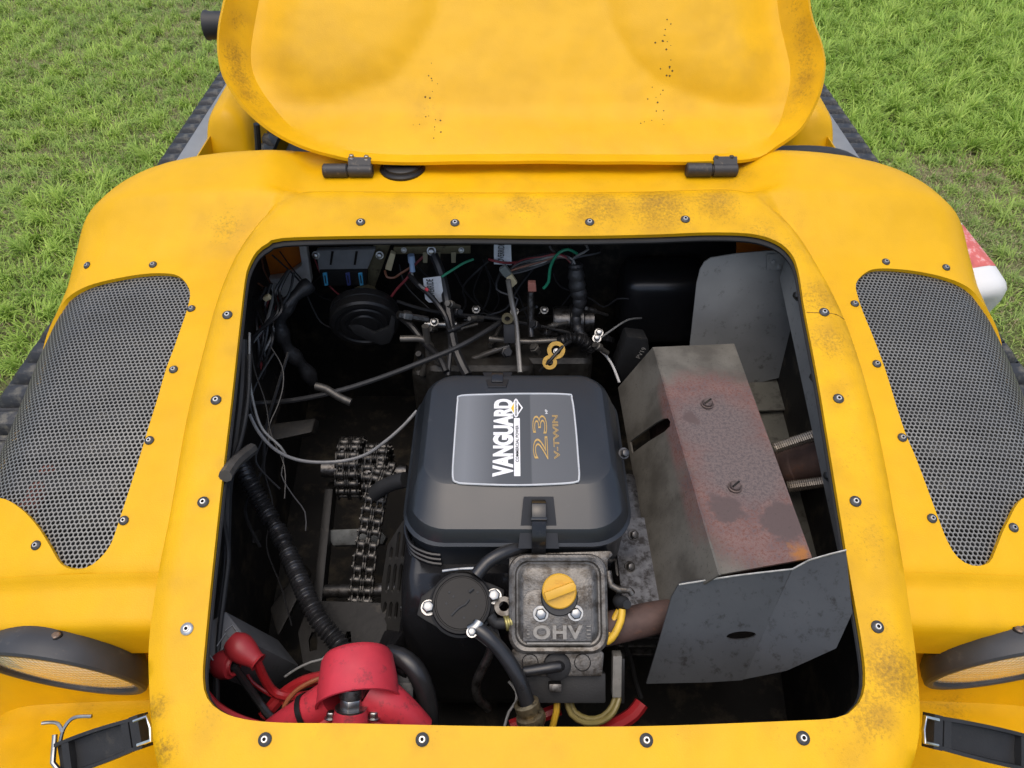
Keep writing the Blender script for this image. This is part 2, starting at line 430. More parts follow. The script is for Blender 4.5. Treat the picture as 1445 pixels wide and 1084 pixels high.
# ------------------------------------------------------------------ the vehicle: upper body moulding
VEH = empty("tracked_vehicle", (0, 1.2, 0), "yellow moulded plastic tracked vehicle with its hood tipped open", "vehicle")
OPEN_UV = [(398, 336), (500, 333), (650, 332), (800, 333), (920, 331), (1000, 328), (1060, 330), (1095, 340), (1115, 356), (1126, 380),
           (1136, 440), (1155, 540), (1178, 680), (1200, 815), (1215, 900), (1221, 950), (1218, 980), (1205, 1000), (1180, 1013), (1100, 1018),
           (900, 1025), (700, 1025), (500, 1021), (400, 1020), (345, 1015), (312, 1004), (292, 985), (286, 955), (290, 900), (300, 800),
           (313, 680), (327, 560), (338, 460), (345, 400), (350, 377), (362, 355), (378, 343)]
FRAME_UV = [(432, 263), (560, 263), (730, 264), (900, 263), (1042, 261), (1088, 284), (1125, 320), (1160, 375), (1193, 440), (1221, 520), (1246, 620),
            (1266, 720), (1283, 820), (1297, 920), (1303, 1000), (1299, 1050), (1284, 1090), (1255, 1122), (1200, 1140), (1000, 1150), (735, 1152),
            (500, 1150), (300, 1140), (250, 1115), (222, 1085), (212, 1040), (206, 960), (207, 890), (222, 790), (243, 690), (262, 590), (282, 500),
            (303, 420), (330, 355), (365, 305), (398, 277)]
SP = 0.011
opening = catmull([PA(*q) for q in OPEN_UV], SP, True)
frame_r = catmull([PA(*q) for q in FRAME_UV], SP, True)
OP2 = np.array([[p[0], p[1]] for p in opening]); FR2 = np.array([[p[0], p[1]] for p in frame_r])
# plan outline of the whole moulding
half = [(0.20, 1.262), (0.5, 1.255), (0.62, 1.235), (0.70, 1.20), (0.75, 1.15), (0.777, 1.08), (0.785, 0.95), (0.785, 0.7), (0.80, 0.5), (0.87, 0.40), (0.90, 0.30), (0.88, 0.18), (0.72, 0.10), (0.3, 0.08)]
XC = 0.018
outline = catmull([(XC - x, y, 0) for x, y in half[::-1]] + [(XC + x, y, 0) for x, y in half], 0.014, True)
BD2 = np.array([[p[0], p[1]] for p in outline])
_ty = [0.0, 0.2, 0.30, 0.40, 0.455, 0.466, 0.476, 0.488, 0.50, 0.6, 0.7, 0.85, 0.95, 1.0, 1.06, 1.10, 1.2, 1.35]
_tz = [0.57, 0.575, 0.55, 0.505, 0.495, 0.620, 0.735, 0.762, 0.770, 0.802, 0.833, 0.868, 0.884, 0.896, 0.927, 0.957, 0.966, 0.960]
_fy = np.linspace(0, 1.35, 541); _fz = np.interp(_fy, _ty, _tz)
_k = np.exp(-0.5 * (np.arange(-12, 13) / 3.2) ** 2); _k /= _k.sum()
_fz = np.convolve(np.pad(_fz, 12, mode='edge'), _k, mode='valid')
def z_out(Q):
    Q = np.atleast_2d(np.array(Q, float)); x, y = Q[:, 0] - XC, Q[:, 1]
    z = np.interp(y, _fy, _fz)
    s = np.clip((np.abs(x) - 0.42) / 0.36, 0, 1.2)
    z = z - 0.030 * s ** 2
    # channel behind the opening where the hinges sit
    ch = sstep(0.45 - np.abs(x), 0.0, 0.09) * sstep(y, 1.095, 1.125) * (1 - sstep(y, 1.215, 1.245))
    z = z - 0.036 * ch
    d = dist_poly(Q, BD2); ins = inside(Q, BD2); d = np.where(ins, d, 0)
    r = 0.095 - 0.045 * sstep(y, 1.08, 1.24)
    e = np.clip(1 - d / r, 0, 0.99)
    z = z - r * (1 - np.sqrt(1 - e * e))
    return z
def PS(u, v, off=0.0):
    d = ray(u, v); t0, t1 = 0.5, 2.2
    ts = np.linspace(t0, t1, 900); P = np.array([[CAM.x + d.x * t, CAM.y + d.y * t] for t in ts]); zz = CAM.z + d.z * ts - off
    g = zz - z_out(P); i = int(np.argmax(g < 0)); a, b = g[i - 1], g[i]
    t = ts[i - 1] + (ts[i] - ts[i - 1]) * a / (a - b)
    return CAM + d * t
def normal_at(p, fun, e=0.004):
    q = np.array([[p.x + e, p.y], [p.x - e, p.y], [p.x, p.y + e], [p.x, p.y - e]]); z = fun(q)
    return Vector((-(z[0] - z[1]) / (2 * e), -(z[2] - z[3]) / (2 * e), 1)).normalized()
GL_UV = [(86, 432), (97, 419), (118, 406), (150, 396), (200, 387), (238, 386), (257, 393), (268, 413), (263, 440), (248, 484), (234, 522), (220, 570), (204, 622), (186, 680), (168, 735), (154, 772), (130, 797), (106, 804), (86, 796), (70, 770), (52, 742), (28, 717), (0, 703)]
GR_UV = [(1384, 424), (1372, 410), (1352, 398), (1320, 388), (1280, 381), (1240, 379), (1221, 385), (1208, 400), (1211, 420), (1222, 451), (1247, 515), (1273, 598), (1294, 650), (1321, 723), (1337, 764), (1352, 787), (1372, 798), (1396, 794), (1408, 769), (1422, 737), (1450, 700)]
def hole(uv, sgn):
    P = [PS(*q) for q in uv]
    # the panel wraps over the fender's shoulder: outer edge runs along the roll
    e = P[-1]; f = P[0]
    a = [(XC + sgn * 0.745, max(0.575, e.y)), (XC + sgn * 0.775, 0.62), (XC + sgn * 0.7815, 0.70), (XC + sgn * 0.7815, 0.80), (XC + sgn * 0.7815, f.y - 0.06)]
    loop = [(p.x, p.y) for p in P] + a
    return np.array([[p[0], p[1]] for p in catmull([(q[0], q[1], 0) for q in loop], 0.009, True)])
HL, HR = hole(GL_UV, -1), hole(GR_UV, 1)
frame_far = 0.013
def ring_offset(P2, w):
    n = len(P2); out = []
    for i in range(n):
        t = P2[(i + 2) % n] - P2[i - 2]; t /= np.linalg.norm(t); nn = np.array([t[1], -t[0]])
        out.append(P2[i] + nn * w)
    out = np.array(out)
    return out
_area = 0.5 * np.sum(FR2[:, 0] * np.roll(FR2[:, 1], -1) - np.roll(FR2[:, 0], -1) * FR2[:, 1])
G2 = ring_offset(FR2, frame_far * (1 if _area > 0 else -1))
G2 = np.where((FR2[:, 1] > 1.05)[:, None], ring_offset(FR2, 0.022 * (1 if _area > 0 else -1)), G2)
def z_frame(Q):
    Q = np.atleast_2d(np.array(Q, float)); d = dist_poly(Q, FR2)
    return A0 - (AY - Q[:, 1]) * AS - 0.010 * np.clip(1 - d / 0.024, 0, 1) ** 2
def shell():
    loops = [OP2, FR2, G2, HL, HR, BD2]; co = []; ed = []
    for lp in loops:
        b = len(co); co += [Vector(q) for q in lp]; ed += [(b + i, b + (i + 1) % len(lp)) for i in range(len(lp))]
    gx, gy = np.meshgrid(np.arange(-0.90, 0.93, SP), np.arange(0.06, 1.28, SP))
    Q = np.stack([gx.ravel() + (np.arange(gy.size) // gx.shape[1] % 2) * SP / 2, gy.ravel()], 1)
    ok = inside(Q, BD2) & ~inside(Q, OP2) & ~inside(Q, HL) & ~inside(Q, HR) & ~(inside(Q, G2) & ~inside(Q, FR2))
    for lp in loops: ok &= dist_poly(Q, lp) > SP * 0.55
    co += [Vector(q) for q in Q[ok]]
    r = delaunay_2d_cdt(co, ed, [], 0, 1e-6)
    V = np.array([[v.x, v.y] for v in r[0]]); T = [tuple(f) for f in r[2]]
    C = np.array([V[list(f)].mean(0) for f in T])
    keep = inside(C, BD2) & ~inside(C, OP2) & ~inside(C, HL) & ~inside(C, HR)
    T = [f for f, k in zip(T, keep) if k]
    infr = inside(V, FR2) | (dist_poly(V, FR2) < 1e-4)
    z = np.where(infr, z_frame(V), z_out(V))
    verts = [(V[i, 0], V[i, 1], z[i]) for i in range(len(V))]
    o = mk("upper_body", verts, T, YEL, VEH, 50)
    if o.data.polygons[0].normal.z < 0: o.data.flip_normals()
    solid(o, 0.007)
    add_dirt(o, VEH)
    return o
DIRT = []      # (world point, radius, strength)
def dirt_at(p, r, s): DIRT.append((np.array(p), r, s * 0.85))
for u, v, r_, s_ in [(470, 292, .05, .35), (560, 288, .06, .45), (640, 286, .06, .6), (740, 288, .06, .7), (840, 290, .07, .9), (930, 290, .07, 1.0), (1010, 285, .06, .85), (1075, 330, .05, .7),
                     (1110, 350, .05, .6), (1150, 420, .05, .8), (1170, 480, .05, .8), (1190, 560, .05, .5), (1200, 640, .06, .5), (1225, 760, .06, .55), (1245, 880, .05, .5), (1262, 950, .045, 1.1), (1225, 1010, .04, .9),
                     (1180, 1040, .05, .5), (320, 330, .04, .7), (355, 295, .04, .6), (420, 268, .05, .4), (300, 1010, .04, .5), (500, 1035, .06, .3), (270, 800, .05, .3), (300, 600, .05, .25), (215, 1000, .02, 1.2), (225, 1060, .02, 1.2)]:
    dirt_at(PA(u, v), r_, s_)
for u, v, r_, s_ in [(320, 320, .05, .7), (1100, 320, .05, .6), (730, 245, .08, .3), (950, 245, .08, .3), (1340, 1000, .05, .7), (120, 990, .05, .4), (60, 1030, .05, .3), (1040, 250, .05, .6)]:
    dirt_at(PS(u, v), r_, s_)
def add_dirt(o, parent, base=0.0):
    me = o.data; n = len(me.vertices); co = np.empty(n * 3); me.vertices.foreach_get("co", co)
    co = co.reshape(-1, 3) + np.array(WL[parent.name]); d = np.full(n, base)
    for p, r_, s_ in DIRT: d = np.maximum(d, s_ * np.exp(-((co - p) ** 2).sum(1) / (r_ * r_)))
    a = me.attributes.new("dirt", 'FLOAT', 'POINT'); a.data.foreach_set("value", d)
RB = [(509, 314), (642, 315), (832, 314), (967, 310), (321, 445), (305, 565), (287, 709), (264, 888), (374, 1044), (596, 1044), (912, 1045), (1133, 1042), (1163, 441), (1183, 563), (1207, 708), (1238, 885)]
for u, v in RB: dirt_at(PA(u, v), .014, .55)
for u, v in [(1250, 370), (1335, 378), (1206, 429), (1237, 514), (1273, 618), (1315, 732), (216, 374), (270, 436), (245, 522), (211, 622), (175, 735)]: dirt_at(PS(u, v), .011, .5)
for u, v in [(350, 1012), (450, 1030), (620, 1032), (780, 1034), (960, 1032), (1090, 1026), (1195, 1015), (1222, 960), (300, 1000), (296, 860), (318, 660), (335, 500), (600, 326), (900, 325), (1060, 322), (1150, 500), (1190, 720)]: dirt_at(PA(u, v), .022, .45)
BODY = shell()
def brow(sgn):
    """lip of the moulding that overhangs the headlight"""
    rs = []
    for x in np.linspace(0.436, 0.775, 30):
        xx = XC + sgn * x; r_ = []
        for y, dz in [(.497, .0004), (.492, .0006), (.487, .0008)]: r_.append((xx, y, float(z_out([[xx, y]])[0]) + dz))
        z0 = r_[-1][2]; s_ = np.clip((x - .42) / .36, 0, 1.2)
        for y, dz in [(.478, -.003), (.468, -.006), (.458, -.009), (.450, -.012), (.444, -.0155), (.440, -.021), (.438, -.030), (.4375, -.05), (.440, -.09)]: r_.append((xx, y, z0 + dz))
        rs.append(r_)
    mb = MB(); mb.rings(rs, False); o = mb.build("headlight_brow", YEL, VEH, 60)
    if o.data.polygons[0].normal.z < 0: o.data.flip_normals()
for s_ in (-1, 1): brow(s_)

# black seal round the opening, just under the yellow lip
def seal():
    mb = MB(); rs = []
    for k, (w, dz) in enumerate([(0.010, -0.009), (-0.0015, -0.010), (-0.003, -0.012), (-0.0015, -0.016), (0.004, -0.018)]):
        q = ring_offset(OP2, w * (1 if _area > 0 else -1)); z = A0 - (AY - q[:, 1]) * AS
        rs.append([(a[0], a[1], b + dz) for a, b in zip(q, z)])
    mb.rings(rs); return mb.build("seal", pm("seal_rubber", (.012, .012, .0125), .6, var=.2, vscale=40), VEH)
seal()

# perforated metal panels over the fender openings
MESHM = pm("perforated_steel", (0.24, 0.235, 0.215), 0.45, metal=0.6, var=0.12, vscale=14, dirt=(0.10, 0.085, 0.065), dirt_amt=0.22, dscale=25)
def grille(poly):
    p = 0.0065; ri = p * 0.425; lo = poly.min(0) - 0.02; hi = poly.max(0) + 0.02
    cs = []
    rows = int((hi[1] - lo[1]) / (p * 0.866)); cols = int((hi[0] - lo[0]) / p)
    for j in range(rows):
        for i in range(cols): cs.append((lo[0] + (i + 0.5 * (j % 2)) * p, lo[1] + j * p * 0.866))
    cs = np.array(cs); ok = (inside(cs, poly) | (dist_poly(cs, poly) < 0.011)) & inside(cs, BD2); cs = cs[ok]
    ang = np.arange(6) * np.pi / 3 + np.pi / 6; un = np.stack([np.cos(ang), np.sin(ang)], 1)
    ro = p / math.sqrt(3)
    n = len(cs); O_ = (cs[:, None, :] + un[None] * ro); I_ = (cs[:, None, :] + un[None] * ri)
    A = np.concatenate([O_, I_, I_], 1).reshape(-1, 2)
    bd = 0.001
    z = z_out(A) - 0.0078
    z = z.reshape(n, 18); z[:, 12:] -= 0.0022
    V = np.concatenate([A, z.reshape(-1, 1)], 1)
    faces = []
    for c in range(n):
        b = c * 18
        for k in range(6):
            k2 = (k + 1) % 6
            faces.append((b + k, b + k2, b + 6 + k2, b + 6 + k)); faces.append((b + 6 + k, b + 6 + k2, b + 12 + k2, b + 12 + k))
    o = mk("perforated_grille", [tuple(q) for q in V], faces, MESHM, VEH, None)
    return o
for g_ in (HL, HR): grille(g_)
WELLM = BAY
def well(sgn):
    """closed black compartment under each grille"""
    mb = MB()
    mb.box((XC + sgn * 0.60, 0.76, 0.55), (0.27, 0.55, 0.01)); mb.box((XC + sgn * 0.50, 0.76, 0.62), (0.01, 0.55, 0.16))
    mb.box((XC + sgn * 0.60, 1.035, 0.66), (0.27, 0.01, 0.24))
    return mb.build("fender_liner", BAY, VEH, None)
for s_ in (-1, 1): well(s_)
RED_TUBE = pm("red_brown_primer", (0.22, 0.055, 0.035), 0.6, var=0.3, vscale=40)
mb = MB(); mb.tube([PZ(40, 720, .70), PZ(130, 560, .71), PZ(200, 420, .72)], 0.014, 10, 0.03); mb.build("frame_tube", RED_TUBE, VEH)
mb = MB(); mb.tube([PZ(100, 680, .68), PZ(170, 560, .69)], 0.011, 10); mb.build("frame_tube", RED_TUBE, VEH)
TANM = pm("tan_dusty_panel", (0.36, 0.22, 0.13), 0.7, var=0.25, vscale=20)
mb = MB(); mb.box(PZ(1330, 600, .69), (0.30, 0.10, 0.02)); mb.build("inner_panel", TANM, VEH, 35, 0.004)

# ------------------------------------------------------------------ rivets
RIVM = [pm("rivet_washer", (0.05, 0.052, 0.055), 0.5, metal=0.3, var=0.3, vscale=400), pm("rivet_aluminium", (0.55, 0.55, 0.54), 0.35, metal=0.9, var=0.25, vscale=500), BAY]
def rivet_mesh(r, name, bright=False):
    mb = MB(); mb.cur = 0 if not bright else 1
    mb.lathe((0, 0, 0), (0, 0, 1), [(r, -0.001), (r, 0.0008), (r * 0.86, 0.0018), (r * 0.52, 0.0026)], 20)
    mb.cur = 1; mb.lathe((0, 0, 0), (0, 0, 1), [(r * 0.52, 0.0026), (r * 0.44, 0.0034), (r * 0.28, 0.0034)], 20)
    mb.cur = 2; mb.lathe((0, 0, 0), (0, 0, 1), [(r * 0.28, 0.0034), (r * 0.24, 0.0008), (0, 0.0006)], 20)
    me = bpy.data.meshes.new(name); me.from_pydata(mb.v, [], mb.f)
    for m in RIVM: me.materials.append(m)
    me.polygons.foreach_set("material_index", mb.m); finish_mesh(me, 35); return me
RIV_BIG = rivet_mesh(0.0073, "rivet"); RIV_SMALL = rivet_mesh(0.0064, "small_rivet"); RIV_NEW = rivet_mesh(0.0074, "bright_rivet", True)
def place(me, name, p, n, parent, spin=0.0):
    o = bpy.data.objects.new(name, me); COL.objects.link(o); o.parent = parent
    q = Vector(n).to_track_quat('Z', 'Y') @ Matrix.Rotation(spin, 3, 'Z').to_quaternion()
    o.rotation_mode = 'QUATERNION'; o.rotation_quaternion = q; o.location = Vector(p) - WL[parent.name]; WL[o.name] = Vector(p); return o
for u, v in RB:
    p = PA(u, v, 0.0); p.z = float(z_frame([[p.x, p.y]])[0]); place(RIV_NEW if (u, v) == (264, 888) else RIV_BIG, "rivet", p + Vector((0, 0, .0006)), normal_at(p, z_frame), VEH, random.random() * 6)
for u, v in [(123, 375), (216, 374), (270, 436), (245, 522), (211, 622), (175, 735), (51, 770), (1250, 370), (1335, 378), (1206, 429), (1237, 514), (1273, 618), (1315, 732), (1430, 745)]:
    p = PS(u, v); place(RIV_SMALL, "rivet", p + Vector((0, 0, .0006)), normal_at(p, z_out), VEH, random.random() * 6)

# ------------------------------------------------------------------ the hood, tipped back on its hinges
HY, HZ, HA = 1.200, 0.956, R(45)
HE = Vector((0, math.sin(HA), math.cos(HA))); HN = Vector((0, -math.cos(HA), math.sin(HA)))     # up the hood; out of its underside
H0 = Vector((0, HY, HZ))
def PH(u, v, off=0.0): return plane_hit(u, v, H0 + HN * off, HN)
def hood():
    out_uv = [(540, 228), (460, 216), (398, 192), (352, 157), (325, 122), (312, 95), (308, 65), (311, 35), (318, 0)]
    out_r = [(1160, 70), (1161, 100), (1152, 140), (1130, 180), (1096, 206), (1060, 224), (960, 228), (740, 227)]
    loc = lambda p: np.array([p.x, (p - H0).dot(HE)])
    left = [loc(PH(*q)) for q in out_uv]; right = [loc(PH(*q)) for q in out_r]
    ext_l = [np.array([-0.478, 0.42]), np.array([-0.455, 0.60]), np.array([-0.43, 0.69]), np.array([-0.36, 0.735]), np.array([-0.2, 0.748])]
    ext_r = [np.array([0.2, 0.748]), np.array([0.40, 0.735]), np.array([0.475, 0.69]), np.array([0.495, 0.60]), np.array([0.515, 0.42]), loc(PH(1142, 0))]
    ring = left + ext_l + ext_r + right
    ring = np.array([[p[0], p[1]] for p in catmull([(q[0], q[1], 0) for q in ring], 0.012, True)])
    gx, gy = np.meshgrid(np.arange(-0.56, 0.57, 0.011), np.arange(-0.01, 0.76, 0.011))
    Q = np.stack([gx.ravel(), gy.ravel()], 1); ok = inside(Q, ring) & (dist_poly(Q, ring) > 0.006)
    ar = 0.5 * np.sum(ring[:, 0] * np.roll(ring[:, 1], -1) - np.roll(ring[:, 0], -1) * ring[:, 1])
    wf = lambda s: 0.018 + 0.020 * sstep(s, 0.01, 0.10)
    r2 = ring_offset(ring, -1.0 if ar > 0 else 1.0); r2 = ring + (r2 - ring) * wf(ring[:, 1])[:, None]
    for _ in range(12): r2 = (np.roll(r2, 1, 0) + 2 * r2 + np.roll(r2, -1, 0)) / 4
    ok &= dist_poly(Q, r2) > 0.006
    co = [Vector(q) for q in ring] + [Vector(q) for q in r2] + [Vector(q) for q in Q[ok]]; nr = len(ring)
    ed = [(i, (i + 1) % nr) for i in range(nr)] + [(nr + i, nr + (i + 1) % nr) for i in range(nr)]
    r = delaunay_2d_cdt(co, ed, [], 1, 1e-6)
    V = np.array([[v.x, v.y] for v in r[0]]); T = [tuple(f) for f in r[2]]
    d = dist_poly(V, ring)
    x, s = V[:, 0] - 0.018, V[:, 1]
    wall = np.where(s < 0.05, 0.020, 0.040)                        # width of the turned-up edge
    wall = 0.020 + 0.024 * sstep(s, 0.01, 0.10)
    depth_w = 0.018 + 0.030 * sstep(s, 0.01, 0.12)
    inn = inside(V, r2); d2 = dist_poly(V, r2)
    wl_ = wf(s); tt = np.clip(1 - d2 / wl_, 0, 1)
    z = -depth_w * np.where(inn, 1.0, tt ** 0.8)
    z = np.where(inn, z - 0.004 * (1 - np.exp(-d2 / 0.02)), z)
    # the hood's centre bulge: beyond this curve the panel is pressed deeper
    cs_ = np.array([[.60, .100], [.46, .108], [.40, .114], [.345, .124], [.29, .142], [.24, .165], [.205, .195], [.178, .235], [.158, .28], [.13, .4], [.11, .55], [.10, .72]])
    aq = np.stack([np.abs(x), s], 1); cdist = dist_poly(aq, cs_, False)
    side = np.abs(x) > np.interp(s, cs_[:, 1], cs_[:, 0]); side &= s > 0.1
    dd = np.where(side, cdist, -cdist)
    z = z + 0.021 * (1 - np.exp(-np.clip(dd, 0, None) / 0.045)) * sstep(d, 0.03, 0.13)
    z += 0.0015 * np.sin(9 * x + 3) * np.sin(11 * s)
    z += 0.0018 * np.sin(40 * (x + s)) * np.clip(1 - d / 0.02, 0, 1)
    P = [H0 + Vector((V[i, 0], 0, 0)) + HE * V[i, 1] + HN * z[i] for i in range(len(V))]
    o = mk("hood", P, T, YEL, VEH, 24)
    if o.data.polygons[0].normal.dot(HN) < 0: o.data.flip_normals()
    solid(o, 0.006)
    DIRT.clear()
    for u, v, r_, s_ in [(330, 30, .03, .8), (328, 80, .03, 1.1), (335, 110, .03, 1.1), (350, 140, .03, 1.0), (370, 165, .03, .7), (395, 185, .03, .4), (1128, 10, .03, .8), (1135, 40, .03, .9), (1140, 62, .03, .9), (1142, 85, .03, .95), (1140, 108, .03, .9), (1133, 132, .035, .8), (1122, 152, .03, .6), (1110, 170, .04, .5),
                         (600, 145, .05, .55), (420, 70, .10, .28), (960, 130, .08, .2), (1050, 60, .10, .3), (890, 110, .04, .3), (470, 100, .06, .3), (1150, 110, .02, .9)]:
        dirt_at(PH(u, v, -0.03), r_, s_)
    add_dirt(o, VEH)
    # small dark spatter on the underside
    sp = MB(); k = 0
    for cu, cv, su, sv, n in [(945, 70, 5, 42, 20), (935, 120, 10, 25, 8), (607, 105, 6, 30, 9), (600, 150, 14, 12, 10), (922, 150, 7, 4, 3)]:
        for _ in range(n):
            u, v = random.gauss(cu, su), abs(random.gauss(cv, sv)); q = PH(u, v)
            k += 1
            dep = o.closest_point_on_mesh(q - WL[VEH.name])
            if dep[0]:
                c = dep[1] + WL[VEH.name]; nn = dep[2]; rr = random.choice([.0008, .001, .0013, .0018])
                sp.lathe(c, nn, [(rr, -0.0004), (rr, 0.0002), (rr * .5, 0.0006), (0, 0.0007)], 7)
    sp.build("mud_spatter", pm("dark_mud", (0.09, 0.05, 0.015), 0.9), o)["kind"] = "stuff"
    return o
HOOD = hood()
# hinges and their bolts
HINGE = pm("black_hinge", (0.028, 0.028, 0.029), 0.48, var=0.2, vscale=60, dirt=(0.16, 0.13, 0.09), dirt_amt=0.35, dscale=90)
BOLTM = STEEL
def hexbolt(mb, p, n, r, h, washer=1.35, a0=0.0):
    if washer: mb.lathe(p, n, [(0, 0), (r * washer, 0), (r * washer, h * .22), (0, h * .22)], 20)
    mb.lathe(Vector(p) + Vector(n).normalized() * (h * .22), n, [(r, 0), (r, h * .7), (r * .82, h * .86), (0, h * .86)], 6, a0)
def one_bolt(name, p, n, r, h, mat, parent, washer=1.35, a0=0.0):
    mb = MB(); hexbolt(mb, p, n, r, h, washer, a0); return mb.build(name, mat, parent, 30, 0.0004, 1)
for (u0, u1, um, v) in [(456, 526, 491, 241), (968, 1040, 1004, 240)]:
    y = 1.192; a, b, c = PY(u0, v, y), PY(u1, v, y), PY(um, v, y)
    h = MB(); r_ = 0.0122
    h.lathe(a, (1, 0, 0), [(0, 0), (r_ * .8, 0), (r_, .002), (r_, (c - a).length - .002), (r_ * .85, (c - a).length), (r_ * .7, (c - a).length + .001), (r_ * .7, (c - a).length + .003), (r_ * .95, (c - a).length + .003), (r_ * .95, (b - a).length - .002), (r_ * .8, (b - a).length), (0, (b - a).length)], 24)
    m_ = (c + b) / 2
    h.box(m_ + Vector((0, 0.004, 0.012)), ((b - c).length * .9, 0.006, 0.02), Matrix.Rotation(-HA, 3, 'X'))
    h.box((a + c) / 2 + Vector((0, 0.006, -0.016)), ((c - a).length * .9, 0.012, 0.014))
    ho = h.build("hinge", HINGE, VEH, 35, 0.0)
for (u, v) in [(496, 222), (517, 222), (1011, 223), (1032, 223)]:
    q = HOOD.closest_point_on_mesh(PH(u, v) - WL[VEH.name]); one_bolt("bolt", q[1] + WL[VEH.name], q[2], 0.0045, 0.006, BOLTM if u < 700 else HINGE, VEH)
# black filler cap in the channel behind the opening
k_ = PZ(566, 237, 0.94)
mb = MB(); mb.lathe(Vector((k_.x, k_.y + .016, 0.926)), (0, 0, 1), [(0.041, -.004), (0.041, 0.006), (0.038, 0.009), (0.034, 0.0095), (0.033, 0.013), (0.030, 0.015), (0.012, 0.015), (0.010, 0.013), (0, 0.013)], 40)
mb.build("filler_cap", BLK, VEH)

# the split seam across the right of the panel
sm = []
for u, v in [(1138, 441), (1150, 441.5), (1163, 442), (1180, 442.5), (1194, 444)]:
    p = PA(u, v); sm.append((p.x, p.y, float(z_frame([[p.x, p.y]])[0]) + .0001))
mb = MB(); mb.tube(sm, .0006, 5, .008); mb.build("split_seam", pm("seam_brown", (.16, .08, .01), .8), VEH)

# ------------------------------------------------------------------ inside of the engine bay (liner of the lower hull)
def liner():
    a = [(-0.47, 1.20), (0.50, 1.20), (0.465, 0.62), (0.425, 0.285), (-0.385, 0.285), (-0.43, 0.62)]
    rs = [[(x, y, z) for x, y in a] for z in (0.36,)] + [[(x * 1.0, y, min(zA(y) - 0.035, 0.915)) for x, y in a]]
    mb = MB(); mb.rings(rs, True, True, False); return mb.build("bay_liner", BAY, VEH, None)
liner()
# ------------------------------------------------------------------ tracks
RUB = pm("track_rubber", (0.024, 0.025, 0.027), 0.42, var=0.25, vscale=30, bump=0.3, bscale=160, dirt=(0.14, 0.13, 0.10), dirt_amt=0.42, dscale=30)
def lug_mesh():
    mb = MB(); w = 0.235; prof = [(-0.021, 0), (-0.016, 0.012), (-0.011, 0.017), (0.011, 0.017), (0.016, 0.012), (0.021, 0)]
    rs = []
    for x, k in [(-w / 2 - 0.006, 0.0), (-w / 2, 0.55), (-w / 2 + 0.008, 0.95), (-w / 4, 1.0), (0, 0.9), (w / 4, 1.0), (w / 2 - 0.008, 0.95), (w / 2, 0.55), (w / 2 + 0.006, 0)]:
        rs.append([(x, y, z * k) for y, z in prof])
    mb.rings(rs, False); me = bpy.data.meshes.new("lug"); me.from_pydata(mb.v, [], mb.f); me.materials.append(RUB); finish_mesh(me, 30); return me
LUG = lug_mesh()
def track(xc):
    zt, rad, y0, y1 = 0.742, 0.30, 0.84, 3.05; zc = zt - rad
    path = []
    n = 60
    L1 = y1 - y0; arc = math.pi * rad; tot = 2 * L1 + 2 * arc
    def at(s):
        s %= tot
        if s < L1: return (y1 - s, zt), (0, 1)
        s -= L1
        if s < arc: a = s / rad; return (y0 - rad * math.sin(a), zc + rad * math.cos(a)), (-math.sin(a), math.cos(a))
        s -= arc
        if s < L1: return (y0 + s, zc - rad), (0, -1)
        s -= L1; a = s / rad; return (y1 + rad * math.sin(a), zc - rad * math.cos(a)), (math.sin(a), -math.cos(a))
    mb = MB(); rs = []
    N_ = 160
    for i in range(N_):
        (y, z), (ny, nz) = at(tot * i / N_); r_ = []
        for dx, h in [(-0.125, -0.012), (-0.125, 0.0), (0.125, 0.0), (0.125, -0.012)]: r_.append((xc + dx, y + ny * h, z + nz * h))
        rs.append(r_)
    rs.append(rs[0]); mb.rings(rs, True)
    t = mb.build("track", RUB, VEH, 30)
    s = 0.0
    while s < L1 + arc:
        (y, z), (ny, nz) = at(s)
        if y < 2.6 and (z > 0.45):
            o = bpy.data.objects.new("lug", LUG); COL.objects.link(o); o.parent = t
            o.location = Vector((xc, y, z)) - WL[VEH.name]; o.rotation_euler = (math.atan2(-ny, nz), 0, 0)
        s += 0.0505
    return t
track(-0.695); track(0.727)
# grey wear rails and the yellow lower hull side beside them
for sgn, xr in [(-1, -0.725), (1, 0.755)]:
    mb = MB(); mb.prism([(xr - .022, 1.26, .772), (xr + .022, 1.26, .772), (xr + .022, 3.0, .772), (xr - .022, 3.0, .772)], (0, 0, .010)); ro = mb.build("side_rail", RAIL, VEH, 30, 0.002)
    for y in (1.45, 1.75, 2.05): one_bolt("bolt", (xr, y, .782), (0, 0, 1), .006, .006, DARKST, VEH)
    xa = xr - sgn * 0.024
    mb = MB(); mb.prism([(xa, 1.20, .60), (xa, 1.20, .79), (xa - sgn * .012, 1.20, .80), (xa - sgn * .016, 1.20, .60)], (0, 1.75, 0)); mb.build("hull_side", YEL, VEH, 40, 0.006)
# seat pods behind the hood
def pod(sgn, xo, xi):
    mb = MB(); rs = []
    def sec(y, zt, dx, top_in):
        r_ = 0.03; x0, x1 = xo - sgn * dx, xi
        return [(x0 + sgn * .012, y, .55), (x0 + sgn * .004, y, zt - r_ * 1.2), (x0 - sgn * r_ * .3, y, zt - r_ * .3), (x0 - sgn * r_ * 1.2, y, zt), (x1 + sgn * r_ * 1.6, y, zt + .004), (x1 + sgn * r_ * .4, y, zt - r_ * .5), (x1 - sgn * .004, y, zt - r_ * 1.8), (x1 - sgn * .02, y, .55)]
    for y, zt, dx in [(1.58, .735, -.02), (1.585, .77, -.004), (1.60, .80, 0), (1.615, .835, .004), (1.635, .850, .008), (1.68, .856, .010), (2.2, .875, .012), (3.0, .88, .012)]: rs.append(sec(y, zt, dx, 0))
    mb.rings(rs, True, True, True); o = mb.build("seat_pod", YEL, VEH, 60)
    m = o.modifiers.new("soften", 'SUBSURF'); m.levels = m.render_levels = 2
